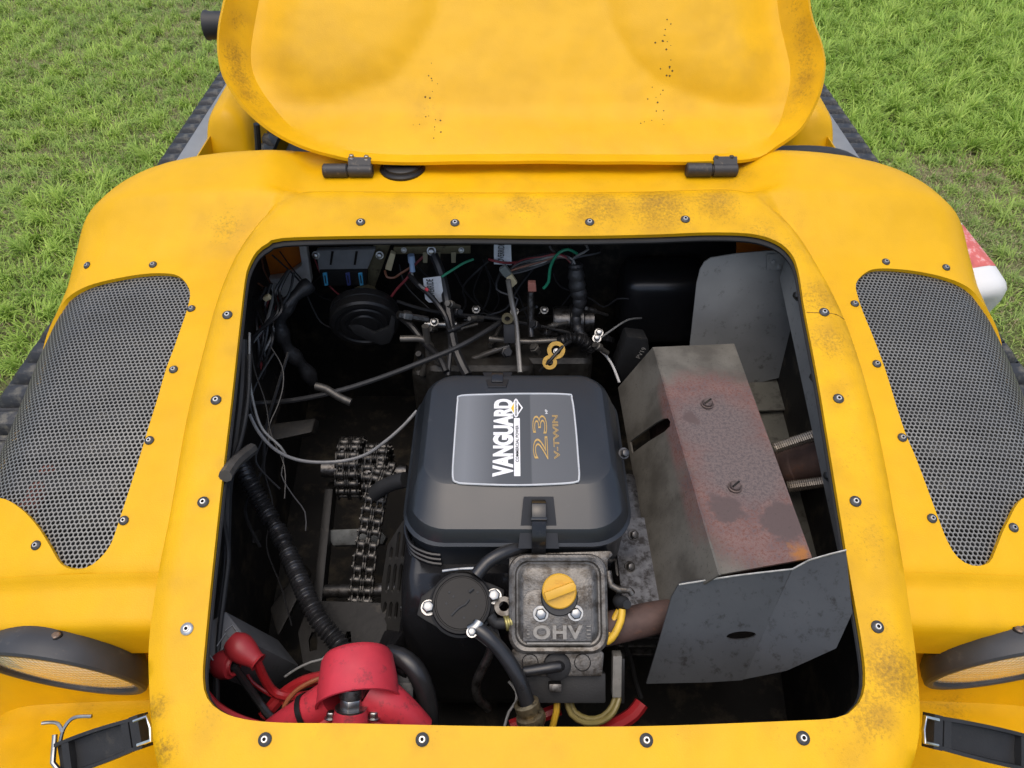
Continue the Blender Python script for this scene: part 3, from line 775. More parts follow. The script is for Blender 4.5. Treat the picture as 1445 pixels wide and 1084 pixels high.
pod(-1, -0.705, -0.603); pod(1, 0.742, 0.64)
mb = MB(); mb.box((0.018, 2.1, .50), (1.25, 1.7, .04)); mb.box((0.018, 1.30, .66), (1.20, .02, .44)); mb.build("cockpit_floor", BAY, VEH, None)
mb = MB()
mb.prism([(-.55, 1.56, .52), (-.55, 1.56, .70), (-.55, 1.62, .735), (-.55, 2.2, .735), (-.55, 2.2, .52)], (1.14, 0, 0)); mb.build("seat", BLKM, VEH, 40, 0.02, 3)
# roll bar ends that show beside the hood
BAR = pm("black_bar_foam", (0.026, 0.027, 0.029), 0.55, var=0.2, vscale=50)
a_ = PT(291, 36, 1.62); b_ = PT(330, 35, 1.62)
mb = MB(); mb.lathe(a_, (1, 0, 0), [(0, .004), (.026, .003), (.030, 0), (.0305, .004), (.0285, .008), (.0285, 1.30), (.0305, 1.305), (.029, 1.309), (0, 1.307)], 28); 
for x in (-.45, .47): mb.tube([(x, a_.y, a_.z - .01), (x, a_.y + .02, .80), (x, a_.y + .06, .56)], .02, 12, .05)
mb.build("roll_bar", BAR, VEH)
mb = MB(); mb.tube([PY(985, 232, 1.30), PY(1060, 222, 1.31), PY(1120, 217, 1.32), PY(1168, 219, 1.33), PY(1198, 229, 1.335), PY(1220, 250, 1.34), PY(1228, 300, 1.34)], .0155, 14, .015); mb.build("grab_bar", BAR, VEH)
mb = MB(); mb.tube([PY(362, 175, 1.33), PY(364, 200, 1.33), PY(366, 260, 1.33)], .006, 8, .02); mb.build("cable_sleeve", BAR, VEH)

# ------------------------------------------------------------------ headlights
BEZ = pm("headlight_bezel", (0.040, 0.042, 0.046), 0.5, var=0.18, vscale=30, bump=0.08, bscale=500, dirt=(0.11, 0.10, 0.085), dirt_amt=0.35, dscale=40)
def lens_mat():
    m = bpy.data.materials.new("fluted_lens"); m.use_nodes = True; nt = m.node_tree; N = nt.nodes; L = nt.links; bs = N["Principled BSDF"]
    tc = N.new("ShaderNodeTexCoord"); vo = N.new("ShaderNodeTexVoronoi"); vo.inputs["Scale"].default_value = 170; vo.inputs["Randomness"].default_value = 0.0
    mp = N.new("ShaderNodeMapping"); mp.inputs["Scale"].default_value = (1.0, 1.0, 0.55); L.new(tc.outputs["Object"], mp.inputs[0]); L.new(mp.outputs[0], vo.inputs["Vector"])
    cr = N.new("ShaderNodeValToRGB"); cr.color_ramp.elements[0].color = (1.0, 1.0, 0.97, 1); cr.color_ramp.elements[1].color = (0.74, 0.73, 0.66, 1); cr.color_ramp.elements[1].position = 0.75
    L.new(vo.outputs["Distance"], cr.inputs[0]); L.new(cr.outputs[0], bs.inputs["Base Color"])
    bp = N.new("ShaderNodeBump"); bp.inputs["Strength"].default_value = 0.9; bp.inputs["Distance"].default_value = 0.003; bp.invert = True
    L.new(vo.outputs["Distance"], bp.inputs["Height"]); L.new(bp.outputs[0], bs.inputs["Normal"])
    bs.inputs["Metallic"].default_value = 0.25; bs.inputs["Roughness"].default_value = 0.16; bs.inputs["Coat Weight"].default_value = 0.8; bs.inputs["Coat Roughness"].default_value = 0.05
    return m
LENS = lens_mat()
def headlight(u, v, sgn):
    n = Vector((sgn * 0.10, -math.cos(R(11)), -math.sin(R(11)))).normalized()
    c = PZ(u, v, 0.630); r0 = 0.104
    mb = MB(); mb.lathe(c, n, [(r0 - .03, -.06), (r0 - .012, -.040), (r0 - .001, -.026), (r0 + .002, -.012), (r0 + .002, -.002), (r0 - .001, 0.001), (r0 - .007, 0.001), (r0 - .009, -.001), (r0 - .010, -.010), (r0 - .010, -.03)], 64)
    h = mb.build("headlight", BEZ, VEH, 30)
    mb = MB(); mb.lathe(c, n, [(r0 - .0095, -.006), (r0 - .02, -.0035), (r0 - .04, -.0005), (r0 - .07, .002), (0, .003)], 64); mb.build("lens", LENS, h, 60)
    x, y, d = frame_of(n)
    # notches round the rim and the clamp screw on the brow
    mb = MB(); q = PZ(118 if sgn < 0 else 1394, 912, 0.775)
    up = Vector((0, 0.35, 1)).normalized()
    qq = c - n * 0.0075 + Vector(((0.030 if sgn < 0 else -0.03), 0, 0)); qq.z = c.z + math.sqrt(max(0, (r0 + .003) ** 2 - .03 ** 2)) - 0.005
    mb.lathe(qq, up, [(.0075, -.006), (.0075, .0015), (.006, .002), (.006, -.001)], 18); mb.build("screw_recess", BAY, h)
    mb = MB(); mb.lathe(qq, up, [(.0056, -.003), (.0056, .002), (.0042, .0035), (0, .004)], 18); mb.build("screw", pm("rusty_screw", (.22, .16, .12), .55, metal=.6, var=.3, vscale=300), h)
    return h
headlight(88, 954, -1); headlight(1425, 946, 1)

# ------------------------------------------------------------------ rubber strap latches
CHROME = pm("bright_wire", (0.75, 0.74, 0.72), 0.16, metal=1.0, var=0.15, vscale=200)
def latch(A, B, w, sgn):
    A, B = Vector(A), Vector(B); e = (B - A).normalized(); L_ = (B - A).length
    nn = (Vector((0, -0.5, 1)) - e * e.dot(Vector((0, -0.5, 1)))).normalized(); wd = nn.cross(e)
    def loc(s, q, h): return A + e * s + wd * q + nn * h
    mb = MB(); N_ = 14; rs = []
    for i in range(N_ + 1):
        f = i / N_; s = L_ * f; hw = w / 2 * (1 - 0.12 * f + 0.10 * math.sin(f * math.pi)); base = .006 * math.sin(f * math.pi); hi = .013 + .004 * math.sin(f * math.pi)
        prof = [(-hw, 0), (-hw, hi), (-hw + .004, hi), (-hw + .005, .005 + base * .2), (0, .004), (hw - .005, .005), (hw - .004, hi), (hw, hi), (hw, 0), (hw - .003, -.006), (-hw + .003, -.006)]
        rs.append([loc(s, q, h) for q, h in prof])
    mb.rings(rs, True, True, True)
    for s in (0.02, L_ - 0.016): mb.box(loc(s, 0, .008), (.010, w * .86, .012), Matrix((e, wd, nn)).transposed())
    mb.box(loc(L_ - .002, 0, .006), (.012, w * .95, .018), Matrix((e, wd, nn)).transposed())
    o = mb.build("latch_strap", BLKM, VEH, 30)
    mb = MB(); k = .013
    mb.tube([loc(L_ - .002, -w * .34, .014), loc(L_ + .018, -w * .34, .016), loc(L_ + .020, 0, .016), loc(L_ + .018, w * .34, .016), loc(L_ - .002, w * .34, .014)], .0024, 10); mb.build("wire_loop", CHROME, o)
    mb = MB(); mb.tube([loc(.004, -w * .3, .010), loc(-.002, 0, .012), loc(.004, w * .75, .010)], .0032, 10); mb.build("hinge_pin", STEEL, o)
    mb = MB(); a = loc(.012, w * .5, .012)
    mb.tube([a, a + Vector((.004, .012, .010)), a + Vector((.014, .022, .016)), a + Vector((.036, .023, .018))], .0022, 8, .004)
    mb.tube([a + Vector((.003, .008, .008)), a + Vector((-.004, .016, .012)), a + Vector((-.014, .018, .012)), a + Vector((-.024, .017, .012))], .0022, 8, .004)
    if sgn < 0: mb.build("split_pin", STEEL, o)
    return o
latch(PZ(88, 1072, .640), PZ(206, 1030, .685), .040, -1)
latch(PZ(1450, 1062, .640), PZ(1308, 1030, .690), .040, 1)

# ------------------------------------------------------------------ white jug lying beside the right fender
JUG = pm("white_polyethylene", (0.72, 0.72, 0.70), 0.38, var=0.05, vscale=10, dirt=(0.22, 0.19, 0.14), dirt_amt=0.28, dscale=18)
def jug():
    c = PT(1388, 456, 1.35) + Vector((-.03, .01, .012)); ax = Vector((-0.28, 1.0, 0.24)).normalized(); x, y, d = frame_of(ax)
    mb = MB(); rs = []
    def ring(h, r, sq):
        out = []
        for k in range(28):
            a = 2 * math.pi * k / 28; ca, sa = math.cos(a), math.sin(a); f = (abs(ca) ** sq + abs(sa) ** sq) ** (-1 / sq)
            out.append(c + d * h + x * (ca * f * r) + y * (sa * f * r * .9))
        return out
    for h, r in [(.004, .03), (.000, .045), (.002, .058), (.010, .068), (.022, .073), (.05, .075), (.16, .075), (.19, .070), (.215, .055), (.235, .032), (.245, .022), (.27, .021)]: rs.append(ring(h, r, 3.4))
    mb.rings(rs, True, True, True)
    root = empty("plastic_jug", c, "white plastic jug with a red label lying beside the right fender", "jug")
    mb.build("bottle", JUG, root, 50)
    lab = MB(); ls = []
    for h in np.linspace(.052, .155, 8):
        r_ = ring(h, .0756, 3.4); ls.append(r_)
    n = 28; sel = [k % n for k in range(-7, 22)]
    lab.rings([[q[k] for k in sel] for q in ls], False); lab.build("label", pm("red_label", (0.62, 0.14, 0.12), .5, var=.25, vscale=60, dirt=(.75, .6, .58), dirt_amt=.5, dscale=60), root, 50)
    cap = MB(); cap.lathe(c + d * .262, d, [(0, 0), (.026, 0), (.026, .02), (.024, .024), (0, .024)], 20); cap.build("cap", JUG, root)
jug()

# ------------------------------------------------------------------ lettering
def lettering(txt, name, o, xd, yd, length, height, mat, parent, outline=0.0, bold=0.0, spacing=1.0, nz=0.0, thick=0.0):
    """flat print: the words fitted into a box of length x height that starts at o and runs along xd"""
    cu = bpy.data.curves.new(name, 'FONT'); cu.body = txt; cu.size = 1.0; cu.space_character = spacing; cu.resolution_u = 4
    if outline: cu.fill_mode = 'NONE'; cu.bevel_depth = outline; cu.bevel_resolution = 0
    else: cu.fill_mode = 'FRONT' if not thick else 'BOTH'; cu.offset = bold; cu.extrude = 0.0
    t = bpy.data.objects.new(name, cu); COL.objects.link(t)
    bpy.context.view_layer.update()
    me = bpy.data.meshes.new_from_object(t.evaluated_get(bpy.context.evaluated_depsgraph_get()))
    bpy.data.objects.remove(t); bpy.data.curves.remove(cu)
    n = len(me.vertices); co = np.empty(n * 3); me.vertices.foreach_get("co", co); co = co.reshape(-1, 3)
    lo, hi = co[:, :2].min(0), co[:, :2].max(0)
    X = Vector(xd).normalized(); Y = Vector(yd).normalized(); Z = X.cross(Y); o = Vector(o)
    V = []
    for c in co:
        a = (c[0] - lo[0]) / (hi[0] - lo[0]) * length; b = (c[1] - lo[1]) / (hi[1] - lo[1]) * height
        V.append(o + X * a + Y * b + Z * (nz + c[2] * min(height, length) * 0.5))
    F = [tuple(p.vertices) for p in me.polygons]; bpy.data.meshes.remove(me)
    ob = mk(name, V, F, mat, parent, None)
    if thick: solid(ob, thick, 1)
    return ob
def rrect(cx, cy, hx, hy, r, n=6):
    out = []
    for qx, qy, a0 in [(1, 1, 0), (-1, 1, 90), (-1, -1, 180), (1, -1, 270)]:
        for k in range(n + 1):
            a = R(a0 + 90 * k / n); out.append((cx + qx * (hx - r) + r * math.cos(a), cy + qy * (hy - r) + r * math.sin(a)))
    return out

# ------------------------------------------------------------------ the engine
ENG = empty("engine", (0.0, 0.62, 0.37), "black twin cylinder petrol engine with square air cleaner lid in the open bay", "engine")
LIDM = pm("satin_black_cover", (0.017, 0.020, 0.024), 0.30, spec=0.55, var=0.12, vscale=18, bump=0.03, bscale=900, dirt=(0.11, 0.11, 0.105), dirt_amt=0.22, dscale=45, rvar=0.06)
LX, LY, LHX, LHY = 0.007, 0.668, 0.148, 0.138
ZP = 0.828                                                       # top of the lid
def lid():
    mb = MB(); rs = []
    #  (grow sides, grow front, grow rear, radius, z)
    for gs, gf, gr, r, z in [(-.004, -.004, -.004, .050, .700), (-.002, -.002, -.002, .052, .772), (.003, .003, .003, .056, .774), (.0035, .0035, .0035, .056, .779), (.000, .000, 0, .055, .782), (-.004, -.005, -.002, .053, .795),
                             (-.0065, -.0085, -.004, .051, .8005), (-.010, -.024, -.006, .047, .8085), (-.015, -.044, -.009, .042, .8185), (-.021, -.056, -.013, .038, .8248), (-.024, -.060, -.016, .036, .8268), (-.030, -.066, -.022, .032, ZP)]:
        x0, x1, y0, y1 = LX - LHX - gs, LX + LHX + gs, LY - LHY - gf, LY + LHY + gr
        rs.append([(a, b, z - 0.0 * b) for a, b in rrect((x0 + x1) / 2, (y0 + y1) / 2, (x1 - x0) / 2, (y1 - y0) / 2, r, 8)])
    mb.rings(rs, True, True, True); o = mb.build("air_cleaner_cover", LIDM, ENG, 13)
    return o
LID = lid()
for v in LID.data.vertices: pass
def latch_clip():
    c = PZ(760, 745, .80); x = c.x; yf = LY - LHY
    mb = MB()     # recess in the lid front
    mb.prism([(x - .026, yf - .0075, .781), (x - .019, yf + .040, .8268), (x + .019, yf + .040, .8268), (x + .026, yf - .0075, .781)], (0, -.001, .0014)); mb.build("clip_recess", pm("recess_black", (.012, .012, .013), .4), LID, None)
    mb = MB(); P = [(.034, .8275), (.026, .830), (.012, .826), (.004, .818), (-.006, .806), (-.0115, .795), (-.013, .780), (-.0125, .765), (-.010, .760), (-.006, .775), (-.004, .796), (.006, .810), (.016, .820), (.030, .824)]
    mb.prism([(x - .009, yf + a, b + .001) for a, b in P], (.018, 0, 0)); mb.build("clip", GLOSS, LID, 30, .001)
    mb = MB(); mb.box((x, yf + .008, .822), (.020, .004, .006)); mb.build("clip_hinge", LIDM, LID, 30, .001)
    c = PZ(702, 536, .822)
    mb = MB(); mb.prism([(c.x - .022, LY + LHY - .008, .8245), (c.x - .013, LY + LHY - .042, .8290), (c.x + .013, LY + LHY - .042, .8290), (c.x + .022, LY + LHY - .008, .8245)], (0, .001, .0012)); mb.build("clip_recess", pm("recess_black", (.012, .012, .013), .4), LID, None)
    mb = MB(); mb.box((c.x, LY + LHY - .022, .828), (.017, .020, .006)); mb.build("clip", GLOSS, LID, 30, .0015)
latch_clip()
# badge plate on the lid
ZB = ZP + 0.0009
SILV = pm("badge_border", (0.62, 0.63, 0.63), 0.38, metal=0.35, var=0.08, vscale=60)
def badge():
    uv = [(650, 559), (690, 557), (745, 556), (800, 557), (807, 563), (812, 600), (816, 650), (817, 674), (811, 681), (770, 684), (720, 685), (660, 683), (645, 681), (639, 673), (641, 630), (644, 590), (646, 566)]
    P = [Vector(p) for p in catmull([PZ(*q, ZB) for q in uv], .004, True)]
    c = sum(P, Vector()) / len(P)
    xm = PZ(748, 620, ZB).x
    m = bpy.data.materials.new("badge_film"); m.use_nodes = True; nt = m.node_tree; N = nt.nodes; L = nt.links; bs = N["Principled BSDF"]
    tc = N.new("ShaderNodeNewGeometry"); sx = N.new("ShaderNodeSeparateXYZ"); L.new(tc.outputs["Position"], sx.inputs[0])
    cr = N.new("ShaderNodeValToRGB"); mr = N.new("ShaderNodeMapRange"); mr.inputs["From Min"].default_value = c.x - .085; mr.inputs["From Max"].default_value = c.x + .09
    L.new(sx.outputs[0], mr.inputs[0]); L.new(mr.outputs[0], cr.inputs[0])
    e = cr.color_ramp.elements; e[0].color = (.17, .18, .19, 1); e[1].color = (.105, .11, .115, 1); e[1].position = 1.0
    for pos, cc in [(.10, (.19, .20, .21, 1)), (.36, (.085, .09, .096, 1)), (.60, (.075, .08, .085, 1)), (.61, (.125, .13, .135, 1))]:
        k = e.new(pos); k.color = cc
    L.new(cr.outputs[0], bs.inputs["Base Color"]); bs.inputs["Roughness"].default_value = .42; bs.inputs["Metallic"].default_value = .25
    mb = MB(); mb.add(P, [tuple(range(len(P)))]); o = mb.build("badge", m, LID, None)
    if o.data.polygons[0].normal.z < 0: o.data.flip_normals()
    mb = MB(); mb.tube([p + Vector((0, 0, .0004)) for p in P], .0014, 6, None, True); mb.build("badge_border", SILV, LID)
    return o
BADGE = badge()
WHT = pm("white_print", (0.80, 0.80, 0.80), 0.5, var=0.05, vscale=300)
GOLD = pm("gold_print", (0.55, 0.36, 0.12), 0.45, metal=0.3, var=0.1, vscale=300)
INK = pm("black_print", (0.02, 0.02, 0.022), 0.5)
YINK = pm("yellow_print", (0.80, 0.48, 0.02), 0.5)
def on_badge(txt, name, u0, v0, u1, v1, mat, **k):
    """reads from the bottom (u0,v0) up to v1, tops of the letters to the left"""
    a, b = PZ(u1, v0, ZB + .0006), PZ(u0, v1, ZB + .0006)
    return lettering(txt, name, a, (0, 1, 0), (-1, 0, 0), abs(b.y - a.y), abs(b.x - a.x), mat, LID, **k)
on_badge("VANGUARD", "maker_lettering", 697, 673, 724.5, 563, WHT, bold=0.055, spacing=0.97)
a, b = PZ(725.5, 672, ZB + .0006), PZ(733.5, 590, ZB + .0006)
mb = MB(); mb.add([(a.x, a.y, a.z), (b.x, a.y, a.z), (b.x, b.y, a.z), (a.x, b.y, a.z)], [(0, 1, 2, 3)]); mb.build("print_bar", WHT, LID, None)
a, b = PZ(732.2, 652, ZB + .0012), PZ(727.5, 600, ZB + .0012)
lettering("COMMERCIAL POWER", "strapline_lettering", a, (0, 1, 0), (-1, 0, 0), b.y - a.y, a.x - b.x, INK, LID, bold=0.012)
on_badge("23", "rating_lettering", 751, 648, 774, 586, GOLD, outline=0.020, bold=0.0, spacing=1.0)
on_badge("V-TWIN", "rating_lettering", 779, 648, 790.5, 586, GOLD, outline=0.022, spacing=1.0)
on_badge("HP", "rating_lettering", 769, 584, 773, 578, WHT, bold=0.01)
def emblem():
    z = ZB + .0008
    q = lambda u, v, dz=0: PZ(u, v, z + dz)
    mb = MB(); mb.add([q(719, 576), q(728, 590), q(738, 575.5), q(728, 562)], [(0, 1, 2, 3)]); mb.build("emblem_border", WHT, LID, None)
    mb = MB(); mb.add([q(721, 576, .0004), q(727, 586, .0004), q(727, 566, .0004)], [(0, 1, 2)]); mb.build("emblem_half", YINK, LID, None)
    mb = MB(); mb.add([q(735.5, 575.5, .0004), q(729, 566, .0004), q(729, 586, .0004)], [(0, 1, 2)]); mb.build("emblem_half", INK, LID, None)
    a, b = q(725.3, 588.5, .0007), q(731.0, 563.5, .0007)
    P = rrect((a.x + b.x) / 2, (a.y + b.y) / 2, (b.x - a.x) / 2, (b.y - a.y) / 2, .0028, 4)
    mb = MB(); mb.add([(x, y, a.z) for x, y in P], [tuple(range(len(P)))]); mb.build("emblem_label", WHT, LID, None)
    a, b = q(729.6, 586.5, .0010), q(726.7, 565.5, .0010)
    lettering("BRIGGS&STRATTON", "emblem_lettering", a, (0, 1, 0), (-1, 0, 0), b.y - a.y, a.x - b.x, INK, LID, bold=0.015)
emblem()

# blower housing, ribs and fan grille under the lid
mb = MB(); rs = []
for y, x0, x1, z0, z1 in [(.46, -.125, .03, .45, .62), (.485, -.150, .06, .42, .69), (.52, -.150, .12, .40, .725), (.60, -.150, .15, .40, .73), (.78, -.13, .15, .40, .72)]:
    rs.append([(a, y, b) for a, b in rrect((x0 + x1) / 2, (z0 + z1) / 2, (x1 - x0) / 2, (z1 - z0) / 2, .03, 5)])
mb.rings(rs, True, True, True); mb.build("blower_housing", GLOSS, ENG, 40)
for k in range(5):
    z = .752 - .011 * k; mb = MB()
    mb.tube([(-.139, .600, z + .004), (-.1435, .572, z + .002), (-.134, .5475, z), (-.112, .535, z - .001), (-.094, .5325, z - .002)], .0028, 8, .006); mb.build("shroud_rib", GLOSS, ENG)
def fan_grille():
    # plate on the engine's left, leaning outward; slots between bars
    o = PT(590, 735, 1.03); X = (PT(548, 742, 1.10) - o); Yv = (PT(572, 885, 1.06) - o)
    Xn, Yn = X.normalized(), Yv.normalized(); Nn = Xn.cross(Yn).normalized()
    if Nn.dot(CAM - o) < 0: Nn = -Nn
    W, H = .085, Yv.length * 1.05
    P = lambda a, b, h=0: o + Xn * a + Yn * b + Nn * h
    outer = [P(0, -.01), P(.045, -.004), P(W, .03), P(W + .006, H * .55), P(W - .006, H), P(0.004, H + .008)]
    holes = []
    for row, (b0, b1) in enumerate([(.012, .055), (.062, .108), (.122, .150)]):
        for k in range(4):
            a0 = .010 + k * .0185; a1 = a0 + .011
            if row == 0 and k == 3: b0 = .034
            q = [P(a0, b0 + .004), P(a0 + .004, b0), P(a1 - .004, b0), P(a1, b0 + .004), P(a1, b1 - .004), P(a1 - .004, b1), P(a0 + .004, b1), P(a0, b1 - .004)]
            holes.append(q)
    g = sheet("fan_grille", outer, .004, pm("grille_black", (.035, .034, .032), .35, var=.2, vscale=50), ENG, holes)
    mb = MB(); mb.tube([P(0, -.01, .002), P(-.002, H * .5, .002), P(.006, H * .62, .003), P(.007, H, .002)], .003, 8, .01); mb.build("grille_edge", GLOSS, ENG)
    mb = MB(); mb.prism([P(.0, H * 1.0, .004), P(W, H * .98, .004), P(W + .004, H * 1.12, .02), P(.004, H * 1.16, .02)], -Nn * .03); mb.build("grille_skirt", GLOSS, ENG, 30, .003)
    one_bolt("bolt", P(.012, H * .78, .001), Nn, .0035, .004, STEEL, ENG)
    # fins of the flywheel behind the slots
    mb = MB(); mb.prism([P(-.005, -.005, -.02), P(W, 0, -.02), P(W, H, -.02), P(-.005, H, -.02)], -Nn * .01); mb.build("flywheel_screen", pm("fan_dark", (.02, .017, .014), .5, metal=.5), ENG, None)
fan_grille()

# fuel pump on the front of the housing
FPC = PT(651, 851, .925); FPN = (CAM - FPC).normalized() * .8 + Vector((0, -.05, .5)); FPN.normalize()
fx, fy, fd = frame_of(FPN)
def fpl(u, v, h=0.0): return plane_hit(u, v, FPC + FPN * h, FPN)
mb = MB(); mb.lathe(FPC, FPN, [(.020, -.06), (.040, -.022), (.0405, -.010), (.0375, -.009), (.0375, -.002), (.0365, 0), (.0335, .0005), (.0328, -.0007), (.0315, -.0007), (.0308, .0005), (0, .001)], 48); PBK = pm("pump_black", (.0065, .0065, .007), .42, var=.2, vscale=60, spec=.22); pump = mb.build("fuel_pump", PBK, ENG, 30)
mb = MB(); P = [fpl(588, 868, -.012), fpl(594, 842, -.012), fpl(640, 806, -.012), fpl(690, 822, -.012), fpl(712, 832, -.012), fpl(710, 852, -.012), fpl(672, 890, -.012), fpl(640, 898, -.012), fpl(600, 876, -.012)]
mb.prism(P, -FPN * .008); mb.build("pump_flange", PBK, ENG, 30, .002)
for u, v in [(605, 858), (697, 842)]: one_bolt("bolt", fpl(u, v, -.011), FPN, .0078, .013, STEEL, ENG, 1.28, .3)
for u, v in [(640, 842), (630, 852), (652, 856), (674, 836), (672, 856), (655, 872), (634, 836)]:
    mb = MB(); mb.lathe(fpl(u, v, .0005), FPN, [(.0016, 0), (.0016, .0008), (0, .0012)], 8); mb.build("pump_dimple", BLKM, pump)
mb = MB(); mb.tube([fpl(662, 836, .001), fpl(668, 831, .001)], .0022, 6); mb.build("pump_mark", BLKM, pump)
mb = MB(); mb.tube([fpl(637, 869, .001), fpl(648, 858, .001), fpl(657, 853, .001), fpl(662, 846, .001)], .0016, 6, .003); mb.build("pump_mark", BLKM, pump)
HOSE = pm("black_hose", (0.018, 0.018, 0.019), 0.3, var=0.2, vscale=60, rvar=.08)
def hose(name, pts, r, mat=None, parent=None, n=12, step=.008):
    mb = MB(); mb.tube(pts, r, n, step); return mb.build(name, mat or HOSE, parent)
hose("fuel_hose", [PT(668, 884, .905), PT(688, 898, .90), PT(712, 925, .90), PT(732, 958, .90), PT(742, 985, .90), PT(748, 1003, .90)], .0092, None, ENG, 16)
mb = MB(); mb.tube([PT(663, 890, .902), PT(672, 885, .902), PT(676, 879, .905)], .0075, 12, .003); mb.build("hose_clamp", STEEL, ENG)
one_bolt("bolt", PT(666, 892, .897), FPN, .0052, .006, STEEL, ENG)
mb = MB(); a = PT(742, 990, .90); b = PT(752, 1022, .905); mb.lathe(a, b - a, [(.011, 0), (.0155, .002), (.0155, .010), (.012, .011), (.0115, .016), (.0175, .018), (.0185, .024), (.0165, .030), (.0125, .032), (.012, .06)], 24)
mb.build("hose_fitting", pm("brass_fitting", (.30, .24, .14), .4, metal=.8, var=.3, vscale=200, dirt=(.04, .03, .02), dirt_amt=.5, dscale=120), ENG)
hose("breather_hose", [PT(690, 868, .93), PT(700, 880, .93), PT(713, 880, .93), PT(724, 875, .93)], .0075, BLKM, ENG)
mb = MB(); a = PT(712, 880, .928); mb.lathe(a, PT(728, 876, .93) - a, [(.0085, 0), (.0098, .001), (.0098, .003), (.0085, .004), (.0085, .006), (.0098, .007), (.0098, .009), (.0085, .010)], 16); mb.build("hose_clip", pm("olive_clip", (.32, .28, .10), .4, metal=.6), ENG)
hose("fuel_hose", [PT(672, 812, .935), PT(686, 795, .94), PT(705, 783, .945), PT(735, 772, .96), PT(760, 765, .98)], .0085, None, ENG)
hose("control_rod", [PT(625, 806, .955), PT(650, 803, .95), PT(676, 802, .945)], .0028, STEEL, ENG)
hose("bent_tube", [PT(694, 905, .95), PT(690, 925, .955), PT(680, 945, .96), PT(672, 965, .97), PT(675, 985, .98), PT(690, 1000, .99)], .006, DARKST, ENG)
P = [PT(660, 893, .94), PT(700, 880, .945), PT(715, 930, .945), PT(690, 915, .945)]; sheet("pump_bracket", P, .003, ALU, ENG)
mb = MB(); mb.lathe(PT(711, 856, .935), FPN, [(.0062, -.004), (.0062, .002), (.012, .002), (.012, -.004)], 20); mb.build("bracket_eye", ALU, ENG)

# cylinder head: rocker cover with oil cap
VC = PT(788, 852, .925); VN = Vector((0.0, -.55, .83)).normalized(); VX = Vector((1, 0, 0)); VY = VN.cross(VX).normalized()
def vp(a, b, h=0.0): return VC + VX * a + VY * b + VN * h
def vuv(u, v, h=0.0): return plane_hit(u, v, VC + VN * h, VN)
w_, h_ = .062, .060
mb = MB(); rs = []
for g, r, h in [(0.0, .022, -.028), (0.0, .022, -.004), (-.001, .021, -.001), (-.004, .019, .0005), (-.008, .017, -.0005), (-.010, .016, -.004), (-.012, .015, -.0045), (-.016, .013, -.001), (-.020, .011, .0005)]:
    rs.append([vp(a, b, h) for a, b in rrect(0, 0, w_ + g, h_ + g, r, 7)])
mb.rings(rs, True, True, True); cov = mb.build("rocker_cover", ALU, ENG, 28)
WALU = pm("worn_aluminium", (.21, .20, .18), .36, metal=.75, var=.3, vscale=150, dirt=(.08, .07, .055), dirt_amt=.4, dscale=150)
pts = [vuv(738, 905), vuv(738, 846), vuv(744, 836), vuv(755, 832), vuv(822, 832), vuv(830, 836), vuv(835, 846), vuv(835, 905)]
mb = MB(); mb.prism([p + VN * .0004 for p in pts], VN * .0022); mb.build("cover_boss", ALU, cov, 30, .001)
for k, (v0, v1) in enumerate([(882.5, 885), (888, 890.5), (893.5, 896), (899, 901), (906.0, 909.5)]):
    segs = [(743, 748), (827, 834)] if k < 4 else [(743, 834)]
    for u0, u1 in segs:
        mb = MB(); mb.prism([vuv(u0, v0, .0024), vuv(u1, v0, .0024), vuv(u1, v1, .0024), vuv(u0, v1, .0024)], VN * .0016); mb.build("cover_stripe", WALU, cov, 30, .0005, 1)
a, b = vuv(752, 902, .0024), vuv(822, 882, .0024)
lettering("OHV", "cover_lettering", a, VX, VY, (b - a).dot(VX), (b - a).dot(VY), WALU, cov, bold=.035, spacing=1.1, thick=.0032)
mb = MB(); p = vuv(789, 842, .0); mb.lathe(p, VN, [(.0235, -.002), (.0230, .006), (.0222, .007), (.0215, .009), (0, .009)], 32); mb.build("filler_neck", pm("black_neck", (.02, .02, .02), .5), cov)
CAPM = pm("yellow_cap", (.62, .34, .02), .42, var=.08, vscale=40, dirt=(.25, .14, .03), dirt_amt=.3, dscale=120)
cp = vuv(789, 834, .010)
mb = MB(); mb.lathe(cp, VN, [(.0200, -.004), (.0212, -.002), (.0212, .004), (.0198, .0055), (0, .0055)], 40); cap = mb.build("oil_cap", CAPM, ENG, 35)
d_ = (VX * math.cos(R(20)) + VY * math.sin(R(20))).normalized(); e_ = VN.cross(d_)
mb = MB(); q = lambda a, b, h: cp + d_ * a + e_ * b + VN * h
mb.prism([q(-.0185, -.0052, .004), q(.019, -.0052, .004), q(.0215, .0, .004), q(.019, .0052, .004), q(-.0185, .0052, .004)], VN * .0095); mb.build("cap_grip", CAPM, cap, 30, .0012)
lettering("OIL", "cap_lettering", cp - VX * .006 + VY * .009 + VN * .0057, VX, VY, .012, .0045, CAPM, cap, thick=.0006)
for u, v in [(763, 866), (812, 865)]:
    one_bolt("bolt", vuv(u, v, .002), VN, .0072, .011, STEEL, ENG, 1.38, .2)
    mb = MB(); mb.lathe(vuv(u, v, .0125), VN, [(.0042, .0004), (.0036, .0006), (0, .0005)], 12); mb.build("bolt_dish", STEEL, ENG)
